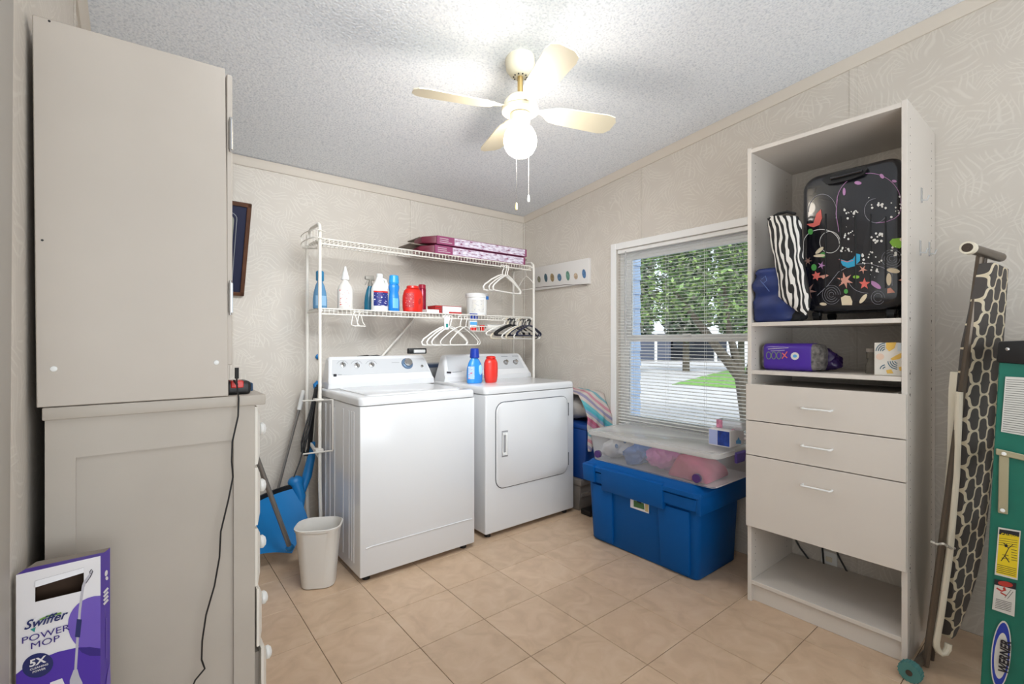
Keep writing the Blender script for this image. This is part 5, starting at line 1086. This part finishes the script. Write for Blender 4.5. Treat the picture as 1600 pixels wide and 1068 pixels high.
for (x, y, R1_, r1_, n_, ro, m) in ((385, 845, 56, 20, 6, .3, pnk), (140, 915, 58, 18, 6, .1, mat('print_brown', '8a675c', .5)), (138, 715, 30, 10, 6, 0, mat('print_brown', '8a675c', .5)), (515, 868, 40, 17, 5, -.3, red_), (505, 772, 32, 9, 5, .2, pnk), (228, 745, 28, 9, 5, 0, lil), (775, 840, 34, 14, 5, .5, pnk), (195, 815, 34, 18, 6, .3, red_)): D.col(m).star(*S(x, y), R1_*.234, r1_*.234, n_, ro)
D.col(crm).poly([S(358, 960), S(385, 945), S(420, 950), S(435, 985), S(432, 1010), S(365, 1010)]); D.col(pnk).poly([S(668, 900), S(690, 893), S(720, 925), S(668, 932)]); D.col(pnk).poly([S(215, 815), S(265, 805), S(278, 812), S(240, 835)])
R3 = random.Random(5)
for (cx_1, cy_1, sx_1, sy_1, n_) in ((415, 395, 50, 30, 12), (395, 525, 35, 35, 9), (600, 345, 80, 30, 13), (755, 380, 30, 70, 13), (605, 555, 45, 30, 14), (410, 645, 60, 25, 10), (580, 740, 35, 70, 13), (520, 670, 40, 40, 10), (725, 650, 50, 40, 8)):
    for _ in range(n_): D.col(wht).ell(*S(min(cx_1+R3.gauss(0, .55)*sx_1, 782), cy_1+R3.gauss(0, .55)*sy_1), *(lambda r: (r, r))(R3.uniform(.6, 2.3)), 0, 8)
D.build('printed_pattern', sh_)
# zebra bag
def zebra():
    m = mat('zebra_fabric', 'ffffff', .6); N, L, b = nodes(m); mp = mapping(N, L, (math.radians(20), 0, 0), (1, 1, .38))
    wv = N.new('ShaderNodeTexWave'); wv.bands_direction = 'Y'; wv.inputs['Scale'].default_value = 16; wv.inputs['Distortion'].default_value = 7; wv.inputs['Detail'].default_value = 1.5; wv.inputs['Detail Scale'].default_value = 1.6
    L.new(mp.outputs[0], wv.inputs[0]); r = ramp(N, [(0, '121214'), (.5, 'e6e2dc')], 'CONSTANT'); L.new(wv.outputs['Fac'], r.inputs[0]); L.new(r.outputs[0], b.inputs['Base Color']); return m
zb = thing('zebra_bag', 'zebra-striped bag leaning against the suitcase on the upper shelf', 'bag', (2.33, .93, 1.313))
cen = [((1221, 337), 22), ((1222, 350), 26), ((1228, 400), 23), ((1236, 440), 23), ((1238, 465), 25), ((1244, 478), 17), ((1248, 488), 8)]
rings = []
for (uv, hw) in cen:
    c = ax(uv[0], uv[1], 2.24); L0 = ax(uv[0]-hw, uv[1]+(3 if uv[1] < 360 else 0), 2.24); hwm = (L0-c).length; 
    rings.append([Vector((2.262+.028*math.sin(t)*min(1, hw/20), c.y+hwm*math.cos(t)*(1+.12*math.cos(2*t)*0), c.z+.012*math.cos(t))) for t in [2*math.pi*i/20 for i in range(20)]])
for r_ in rings:
    for v in r_: v.z = max(v.z, 1.314); v.y = min(v.y, 1.02)
G().loft(rings).build('bag_body', zebra(), zb, ang=60)
t_ = ax(1243, 336, 2.34); G().tube([ax(1200, 343, 2.25), ax(1215, 334, 2.25), ax(1230, 331, 2.25), ax(1243, 334, 2.25)], .006, 8).build('piping', M_black, zb)
nbg = thing('navy_bag', 'crumpled navy blue drawstring bag at the left of the upper shelf', 'bag', (2.33, .97, 1.313))
g = G(); rows = []
for i in range(19):
    z = 1.3135+.245*i/18; sq = 1-.07*math.sin(i*.9)-(.14 if i in (0, 18) else 0); ring = []
    for k in range(32):
        t = 2*math.pi*k/32; cx2, cy2 = 2.345, .935; a = .09*sq; b = .10*sq
        p = Vector((cx2+a*math.copysign(abs(math.cos(t))**.6, math.cos(t)), cy2+b*math.copysign(abs(math.sin(t))**.6, math.sin(t)), z)); d = 1+.13*noise.noise(p*22)+.05*noise.noise(p*60)
        p = Vector((cx2+(p.x-cx2)*d, cy2+(p.y-cy2)*d, z)); p.y = min(p.y, 1.022); p.x = max(p.x, 2.232); ring.append(p)
    rows.append(ring)
g.loft(rows); g.build('bag_body', M_navy, nbg, ang=70)
g = G(); pp = [ax(u, v, 2.236) for u, v in ((1190, 436), (1196, 431), (1198, 438), (1192, 443), (1188, 438), (1195, 446), (1202, 455))]; pp = [Vector((min(2.24, q.x), q.y, q.z)) for q in pp]; g.tube(pp, .0016, 6); g.build('drawstring', mat('cord_blue', '52699f', .6), nbg)
o = G().blob((2.31, .86, 1.345), (.04, .045, .036), .2, 20, 4, 4, 1.3135).build('black_tulle', mat('black_fabric', '0d0e14', .8, bump=.8, bscale=60), loc=(2.31, .86, 1.3135)); tag(o, 'bundle of black fabric between zebra bag and suitcase', 'cloth')
# wipes pack
wp = thing('wipes_pack', 'purple plastic pack with floral ends on the middle shelf', 'pack', (2.36, .93, 1.088))
y1w, y0w = ax(1189, 560, 2.325).y, ax(1267, 560, 2.325).y; y1w = min(y1w, 1.022); hz_ = ax(1230, 536, 2.325).z-1.0885
def pack(y, s): return [(2.325+.055+a, y, 1.0885+hz_*.5*1+b) for a, b, _ in rr(0, 0, 0, .11*s, hz_*s, .025, 4)]
M_pk = mat('purple_film', '4b2a9a', .3, bump=.1, bscale=20); G().loft([pack(y0w+.0, .97), pack(y0w+.006, 1), pack(y1w-.02, 1), pack(y1w-.012, .97)]).build('film', M_pk, wp)
M_fl = mat('floral_grey', '6f6a66', .5, var=.7, vscale=60); G().loft([pack(y1w-.0121, .96), pack(y1w, .85)]).build('pack_end', M_fl, wp); g = G(); g.loft([pack(y0w-.0005, .96), pack(y0w-.03, .88), pack(y0w-.042, .55)]); g.build('pack_end', M_fl, wp)
D = Decal((2.325, .93, 1.13), (-1, 0, 0), .001); D.col(wht)
D.line([(1200, 545), (1232, 543)], .7).line([(1204, 548), (1226, 547)], .5).ell(1242, 556, 6.5, 6); D.col(mat('print_grey_green', '6f7f6a', .5))
for u in (1200, 1208, 1216): D.arc(u+1, 555, 3.5, 5.5, 0, 360, 1.2)
D.col(red_).line([(1222, 551), (1230, 559)], 1.6).line([(1230, 549), (1222, 560)], 1.6); D.col(mat('mid_blue', '5aa6dd', .4)).ell(1242, 556, 3.2, 2.6); D.build('printed_front', wp)
o = G().blob((2.44, .80, 1.145), (.05, .09, .052), .18, 18, 4, 8, 1.0885).build('purple_bag', mat('dark_purple_film', '2a1648', .3), loc=(2.44, .80, 1.0885)); tag(o, 'dark purple crumpled plastic pack behind the purple wipes pack', 'pack')
# tissue box
ty0 = CY0+T+.003; ty1 = ax(1366, 560, 2.30).y; th = ax(1390, 535, 2.30).z-1.0885
tx = thing('tissue_box', 'tissue box with yellow and teal arc pattern on the middle shelf', 'tissue box', (2.36, (ty0+ty1)/2, 1.088))
box(2.30, 2.42, ty0, ty1, 1.0882, 1.0882+th, .0012, 1).build('carton', mat('tissue_card', 'dcd6cc', .5), tx)
D = Decal((2.30, .5, 1.13), (-1, 0, 0), .0008); tl_ = mat('print_teal', '2f6076', .5); yl = mat('print_yellow', 'e3b95a', .5); pe = mat('print_peach', 'e0c3ae', .5); bg_ = mat('print_pale_blue', 'c5cfd6', .5)
Q = lambda x, y: (1170+x*.1625, 500+y*.1626)
D.col(yl).poly([Q(1320, 215), Q(1420, 212), Q(1400, 270), Q(1350, 300), Q(1320, 270)]).poly([Q(1360, 370), Q(1420, 335), Q(1495, 300), Q(1498, 345), Q(1440, 375), Q(1380, 385)]).poly([Q(1320, 480), Q(1370, 470), Q(1390, 510), Q(1330, 512)]).poly([Q(1440, 450), Q(1497, 440), Q(1497, 490), Q(1450, 485)])
D.col(pe).ell(*Q(1262, 350), 6.5, 5); D.col(bg_).poly([Q(1430, 225), Q(1497, 215), Q(1497, 290), Q(1430, 300)])
for r in (3.5, 6.5, 9.5, 12.5): D.col(tl_).arc(*Q(1312, 298), r*1.15, r, 92, 178, 1.3)
for r in (3.5, 6.5, 9.5, 12.5): D.col(tl_).arc(*Q(1430, 392), r*1.2, r, 182, 268, 1.3)
for r in (3.5, 6.8): D.col(tl_).arc(*Q(1318, 470), r*1.3, r, 100, 178, 1.3)
D.build('printed_pattern', tx)
jr = thing('glass_jar', 'small clear glass jar beside the tissue box', 'jar', (2.40, ty1+.035, 1.088))
G().lathe((2.40, ty1+.035, 1.0882), [(.018, 0), (.020, .002), (.020, .035), (.014, .045), (.014, .06), (.017, .064), (.017, .09)], 18).build('jar_glass', clear_mat('jar_glass_mat', 'd8d4cc', .3, .15, 'a9a49a'), jr)
G().lathe((2.40, ty1+.035, 1.0882), [(.0175, .09), (.0175, .104), (.015, .106)], 18).build('stopper', mat('jar_stopper', '9a9087', .4), jr)

# ================================================================= IRONING BOARD
ib = thing('ironing_board', 'folded ironing board with grey and cream lattice cover leaning on wall', 'ironing board', (2.45, .36, 0))
def lattice():
    m = mat('lattice_cover', '57524d', .8); N, L, b = nodes(m); uv = N.new('ShaderNodeUVMap'); sx = N.new('ShaderNodeSeparateXYZ'); L.new(uv.outputs[0], sx.inputs[0])
    def mth(op, a, bb=0):
        q = N.new('ShaderNodeMath'); q.operation = op
        for i, v in enumerate((a, bb)):
            if isinstance(v, (int, float)): q.inputs[i].default_value = v
            else: L.new(v, q.inputs[i])
        return q.outputs[0]
    u = mth('MULTIPLY', sx.outputs[0], 2*math.pi/.16); v = mth('MULTIPLY', sx.outputs[1], 2*math.pi/.086)
    P_ = mth('MULTIPLY', mth('ADD', u, v), .5); Q_ = mth('MULTIPLY', mth('SUBTRACT', u, v), .5)
    f1 = mth('ABSOLUTE', mth('COSINE', mth('ADD', P_, mth('MULTIPLY', mth('SINE', mth('MULTIPLY', Q_, 2)), .42))))
    f2 = mth('ABSOLUTE', mth('COSINE', mth('ADD', Q_, mth('MULTIPLY', mth('SINE', mth('MULTIPLY', P_, 2)), .42))))
    s = mth('LESS_THAN', mth('MINIMUM', f1, f2), .23)
    mx = N.new('ShaderNodeMix'); mx.data_type = 'RGBA'; mx.inputs[6].default_value = lin('4f4a47'); mx.inputs[7].default_value = lin('d8cbb0'); L.new(s, mx.inputs[0]); L.new(mx.outputs[2], b.inputs['Base Color']); return m
Lp = [(1548, 410), (1534, 470), (1518, 540), (1511, 610), (1509.5, 677), (1509, 720), (1504, 780), (1497, 840), (1490, 880), (1480, 940), (1468, 995), (1463, 1016)]
Rp = [(1573, 410), (1570, 470), (1566, 540), (1560, 610), (1554, 690), (1549, 730), (1543, 790), (1536, 850), (1528, 900), (1515, 955), (1498, 1000), (1476, 1022)]
XA, XB = 2.34, 2.62
def resamp(P, n):
    out = []
    for i in range(n):
        t = i/(n-1)*(len(P)-1); k = min(int(t), len(P)-2); f = t-k; out.append((P[k][0]*(1-f)+P[k+1][0]*f, P[k][1]*(1-f)+P[k+1][1]*f))
    return out
n_ = 45; Lq = [ax(u, v, XA) for u, v in resamp(Lp, n_)]; Rq = [ax(u, v, XB) for u, v in resamp(Rp, n_)]
for i, (a, b) in enumerate(zip(Lq, Rq)):
    z = 1.565-(1.565-.085)*i/(n_-1); 
    # keep real proportions: narrow towards the nose
# rebuild by height so both edges are level
def at_h(P, X, z):
    best = None; Q = [ax(u, v, X) for u, v in P]
    for a, b in zip(Q, Q[1:]):
        if (a.z-z)*(b.z-z) <= 0: f = (a.z-z)/(a.z-b.z); return a.lerp(b, f)
    return Q[0].lerp(Q[0], 0) if z > Q[0].z else Q[-1].copy()
ztop, zbt = min(Lq[0].z, Rq[0].z), .075
rows = []; uvs = []
for i in range(n_):
    z = ztop-(ztop-zbt)*i/(n_-1); a = at_h(Lp, XA, z); b = at_h(Rp, XB, z); a.z = b.z = z; nar = 0 if z > .55 else ((.55-z)/.475)**2.2*.42
    rows.append((a.lerp(b, nar), b.lerp(a, nar)))
bmn = G(); bm = bmn.bm; uvl = bm.loops.layers.uv.new('UVMap'); grid = []
for i, (a, b) in enumerate(rows):
    w_ = b-a; nn2 = Vector((w_.y, -w_.x, 0)).normalized(); nn2 = nn2 if nn2.y < 0 else -nn2; r = []
    seq = [(-.0, -.028), (.0, -.012), (.0, 0), (.02, .008)]
    K2 = 9
    pts = [a-nn2*.030, a-nn2*.012, a+nn2*.002]+[a.lerp(b, (k+.5)/K2)+nn2*.008 for k in range(K2)]+[b+nn2*.002, b-nn2*.012, b-nn2*.030]
    acc = 0; vr = []
    for k, q in enumerate(pts):
        if k: acc += (q-pts[k-1]).length
        vr.append((bm.verts.new(q), acc, ztop-a.z))
    grid.append(vr)
for r0, r1 in zip(grid, grid[1:]):
    for k in range(len(r0)-1):
        f = bm.faces.new((r0[k][0], r0[k+1][0], r1[k+1][0], r1[k][0]))
        for lp_, src in zip(f.loops, (r0[k], r0[k+1], r1[k+1], r1[k])): lp_[uvl].uv = (src[1], src[2])
for gr in (grid[0], grid[-1]): bm.faces.new([q[0] for q in gr])
bmn.build('cover', lattice(), ib, ang=60)
# board core / cream edge on the left side and underside
g = G(); R5 = []
for a, b in rows[12:]:
    w_ = b-a; n2_ = Vector((w_.y, -w_.x, 0)).normalized(); n2_ = n2_ if n2_.y < 0 else -n2_; R5.append([a-n2_*.0305, b-n2_*.0305, b-n2_*.052, a-n2_*.052])
g.loft(R5); g.build('board_edge', M_cream, ib)
# legs
M_leg = mat('bronze_tube', '6b6055', .35, .6)
a, b = ax(1531, 400, 2.36), ax(1446, 1040, 2.29)
G().tube([a, a.lerp(b, .5), b], .011, 10).build('leg', M_leg, ib)
a2, b2 = ax(1538, 402, 2.40), ax(1455, 1030, 2.34); G().tube([a2, b2], .009, 10).build('leg', M_brown, ib)
fa, fb = ax(1516, 388, 2.22), ax(1563, 402, 2.56); G().tube([fa, fb], .017, 14).build('foot_bar', M_leg, ib); d = (fb-fa).normalized()
cp_ = G().cyl(fa-d*.03, fa, .021, .021, 18).build('foot_cap', M_cream, ib); G().cyl(fa-d*.031, fa-d*.0295, .015, n=16).cyl(fa-d*.033, fa-d*.03, .006, n=10).build('cap_hub', M_brown, cp_)
w1 = az(1434, 1066, .001); wc = Vector((2.225, .415, .036)); 
ga, gb = Vector((2.20, .425, .034)), Vector((2.44, .405, .034))
G().tube([ga, gb], .014, 12).build('foot_bar', M_leg, ib)
c = Vector((2.20, .425, .034)); dd2 = (gb-ga).normalized(); whl = G().cyl(c-dd2*.034, c-dd2*.002, .033, n=26).build('wheel', mat('teal_wheel', '4b7f7b', .5), ib); g = G()
od = dd2.orthogonal().normalized()
for k in range(18):
    q = (Matrix.Rotation(2*math.pi*k/18, 3, dd2) @ od)*.0335; g.cyl(c-dd2*.033+q, c-dd2*.004+q, .0022, n=6)
g.build('tread', mat('teal_wheel', '4b7f7b', .5), whl); G().cyl(c-dd2*.037, c-dd2*.034, .010, n=14).build('axle_cap', M_brown, whl)
p = ax(1474, 850, 2.33); pq = [ax(u, v, X) for u, v, X in ((1455, 846, 2.27), (1464, 850, 2.26), (1474, 849, 2.27), (1486, 856, 2.31), (1494, 856, 2.36))]
cdz = mat('twisted_cord', '1a1a1c', .6); G().tube(pq, .0045, 8).build('tie_cord', mat('striped_cord', 'c8c2b8', .7, var=.9, vscale=110), ib)
p1_, p2_ = ax(1499, 612, 2.33), ax(1463, 1000, 2.30); G().tube([p1_, ax(1494, 740, 2.325), ax(1484, 860, 2.32), ax(1470, 960, 2.31), p2_, ax(1463, 1009, 2.30), ax(1466, 1016, 2.305), ax(1471, 1020, 2.31), ax(1477, 1019, 2.315), ax(1481, 1013, 2.32), ax(1482, 1005, 2.325)], .011, 10).build('support_tube', M_cream, ib)

# ================================================================= STEP LADDER
sl_ = thing('step_ladder', 'green fibreglass stepladder with black cap at the right edge', 'ladder', (2.35, .15, 0))
M_grn = mat('ladder_green', '086a58', .45, var=.08, vscale=20); LXf = 2.15
def rail(x, name, ya0, yb0, ya1, yb1, z1):
    return G().hexa([(x, ya0, .012), (x+.02, ya0, .012), (x+.02, yb0, .012), (x, yb0, .012), (x, ya1, z1), (x+.02, ya1, z1), (x+.02, yb1, z1), (x, yb1, z1)], .003, 1).build(name, M_grn, sl_)
ytl, ybl = ax(1561, 560, LXf).y, ax(1533, 1068, LXf).y; ybr = ax(1597, 1068, LXf).y
ybl2 = ybl+(ybl-ytl)*.13
r1 = rail(LXf, 'front_rail', ybr, ybl2, ytl-.09, ytl, 1.165); rail(2.50, 'front_rail', ybr, ybl2, ytl-.09, ytl, 1.165)
rail(LXf+.002, 'rear_rail', ybr-.085, ybr-.008, ytl-.16, ytl-.098, 1.16); rail(2.498, 'rear_rail', ybr-.085, ybr-.008, ytl-.16, ytl-.098, 1.16)
g = G(); g.hexa([(LXf-.012, ytl-.20, 1.14), (2.535, ytl-.20, 1.14), (2.535, ytl+.006, 1.155), (LXf-.012, ytl+.006, 1.155), (LXf-.012, ytl-.20, 1.232), (2.535, ytl-.20, 1.232), (2.535, ytl+.002, 1.222), (LXf-.012, ytl+.002, 1.222)], .006, 2); cap = g.build('top_cap', M_black, sl_)
p = ax(1574, 545, LXf-.013); G().lathe((LXf-.012, p.y, p.z), [(.006, 0), (.005, .003), (.001, .004)], 12, M=Matrix.Rotation(-math.pi/2, 3, 'Y')).build('rivet', M_chrome, cap)
for i, z in enumerate((.27, .55, .83)): 
    f = z/1.165; yc = (ybl2*(1-f)+ytl*f); G().box(LXf+.02, 2.50, yc-.085, yc-.008, z, z+.02, .002, 1).build('step', M_grn if 0 else mat('step_aluminium', '9a9a98', .35, .7), sl_)
D = Decal((LXf, .2, .6), (-1, 0, 0), .0035)
stl = mat('galvanised_brace', 'b0a98c', .4, .5)
D0 = D
lab = mat('label_white', 'cfcdc6', .5); D.col(lab).poly([(1571, 588), (1612, 590), (1609, 682), (1564, 674)]); D.col(mat('label_grey_text', '6b6a66', .6))
for k in range(24):
    f = k/24; D.line([(1572.5-6.5*f, 592.5+(674-591)*f), (1609-3*f, 594.5+(680-593)*f)], .9)
D.build('information_label', r1); D = Decal((LXf, .2, .6), (-1, 0, 0), .0035); yw = mat('caution_yellow', 'e3c81e', .5); D.col(lab).poly([(1560, 823), (1595, 829), (1590, 906), (1554, 897)]); D.col(yw).poly([(1562, 826), (1593, 831), (1588.5, 903), (1556.5, 894.5)]); D.col(M_ink).poly([(1561.5, 826), (1593, 831), (1592.4, 839), (1560.8, 834)])
for k in range(4): D.line([(1561-.4*k, 840+k*3.3), (1590-.3*k, 844.5+k*3.3)], .7)
for k in range(5): D.line([(1558-.4*k, 881+k*2.8), (1588-.3*k, 888.5+k*2.8)], .8)
D.line([(1568, 848), (1576, 856), (1570, 868), (1564, 876)], 1.4).line([(1576, 856), (1583, 850)], 1.2).line([(1570, 868), (1577, 878)], 1.4).ell(1572, 852, 2.5, 2.5); D.line([(1566, 866), (1576, 868)], .8).line([(1565, 871), (1577, 873)], .8)
for k in range(5): D.line([(1580, 858+k*4), (1589, 860+k*4)], .8)
D.build('caution_label', r1); D = Decal((LXf, .2, .6), (-1, 0, 0), .0035); D.col(lab).poly([(1554, 912), (1587, 921), (1585, 963), (1550, 951)]); D.col(M_ink).poly([(1554, 904), (1588, 911), (1587, 921), (1553.6, 912.5)]); D.col(mat('danger_red', 'b0332a', .5)).ell(1571, 912, 12, 4.2, .2); D.line([(1557, 918), (1565, 923), (1572, 921)], 2.5).line([(1563, 925), (1572, 930)], 2).ell(1569, 919, 2.2, 2.2); D.col(M_ink).line([(1570, 933), (1580, 921)], .8).line([(1574, 935), (1583, 924)], .8)
for k in range(6): D.line([(1556-.3*k, 935+k*2.6), (1581-.3*k, 942+k*2.6)], .8)
D.build('danger_label', r1); D = Decal((LXf, .2, .6), (-1, 0, 0), .0035); D.col(lab).ell(1564, 1022, 15.5, 53, .08, 30); D.col(mat('logo_blue', '1d37a0', .4)).ell(1564, 1022, 13.6, 50, .08, 30); D.col(lab).ell(1564, 1024, 10.6, 36, .08, 30)
D.build('brand_oval', r1)
def ltxt(s, u, v, size, bold, vert=False, off=.012, par=r1, m=M_ink, sx=1, sh=0):
    o = ax(u, v, LXf-.008)
    U, V = ((Vector((0, -1, 0)), Vector((0, 0, 1))) if not vert else (Vector((0, -.06, 1)).normalized(), Vector((0, 1, .06)).normalized()))
    text(s, size, o, U, V, par, m, bold=bold, off=0, sx=sx, shear=sh)
ltxt('CAUTION', 1564.5, 835.8, .012, .0004, m=yw, sx=.72)
ltxt('WERNER', 1574.5, 1054, .030, .0012, vert=True, sx=.87, sh=.15)
p0_, p1_ = ax(1569, 708, LXf-.006), ax(1567, 802, LXf-.006)
g = G(); g.hexa([(LXf-.009, p1_.y+.011, p1_.z), (LXf-.0035, p1_.y+.011, p1_.z), (LXf-.0035, p1_.y-.011, p1_.z), (LXf-.009, p1_.y-.011, p1_.z), (LXf-.009, p0_.y+.011, p0_.z), (LXf-.0035, p0_.y+.011, p0_.z), (LXf-.0035, p0_.y-.011, p0_.z), (LXf-.009, p0_.y-.011, p0_.z)], .002, 1)
g.hexa([(LXf-.014, p0_.y+.018, p0_.z-.006), (LXf-.0095, p0_.y+.018, p0_.z-.006), (LXf-.0095, p0_.y-.09, p0_.z-.02), (LXf-.014, p0_.y-.09, p0_.z-.02), (LXf-.014, p0_.y+.018, p0_.z+.014), (LXf-.0095, p0_.y+.018, p0_.z+.014), (LXf-.0095, p0_.y-.09, p0_.z-.002), (LXf-.014, p0_.y-.09, p0_.z-.002)], .002, 1)
sp_ = g.build('spreader', stl, sl_)
g = G()
for q in (p0_, p1_+Vector((0, 0, .012)), p0_+Vector((0, -.05, -.003))): g.lathe((LXf-.014, q.y, q.z), [(.006, 0), (.005, .003), (.001, .004)], 12, M=Matrix.Rotation(-math.pi/2, 3, 'Y'))
g.build('rivet', M_whitepl, sp_)
for x in (LXf, 2.50): G().box(x-.004, x+.026, ybr-.09, ybl2+.004, 0, .03, .003, 1).build('rubber_foot', M_black, sl_)
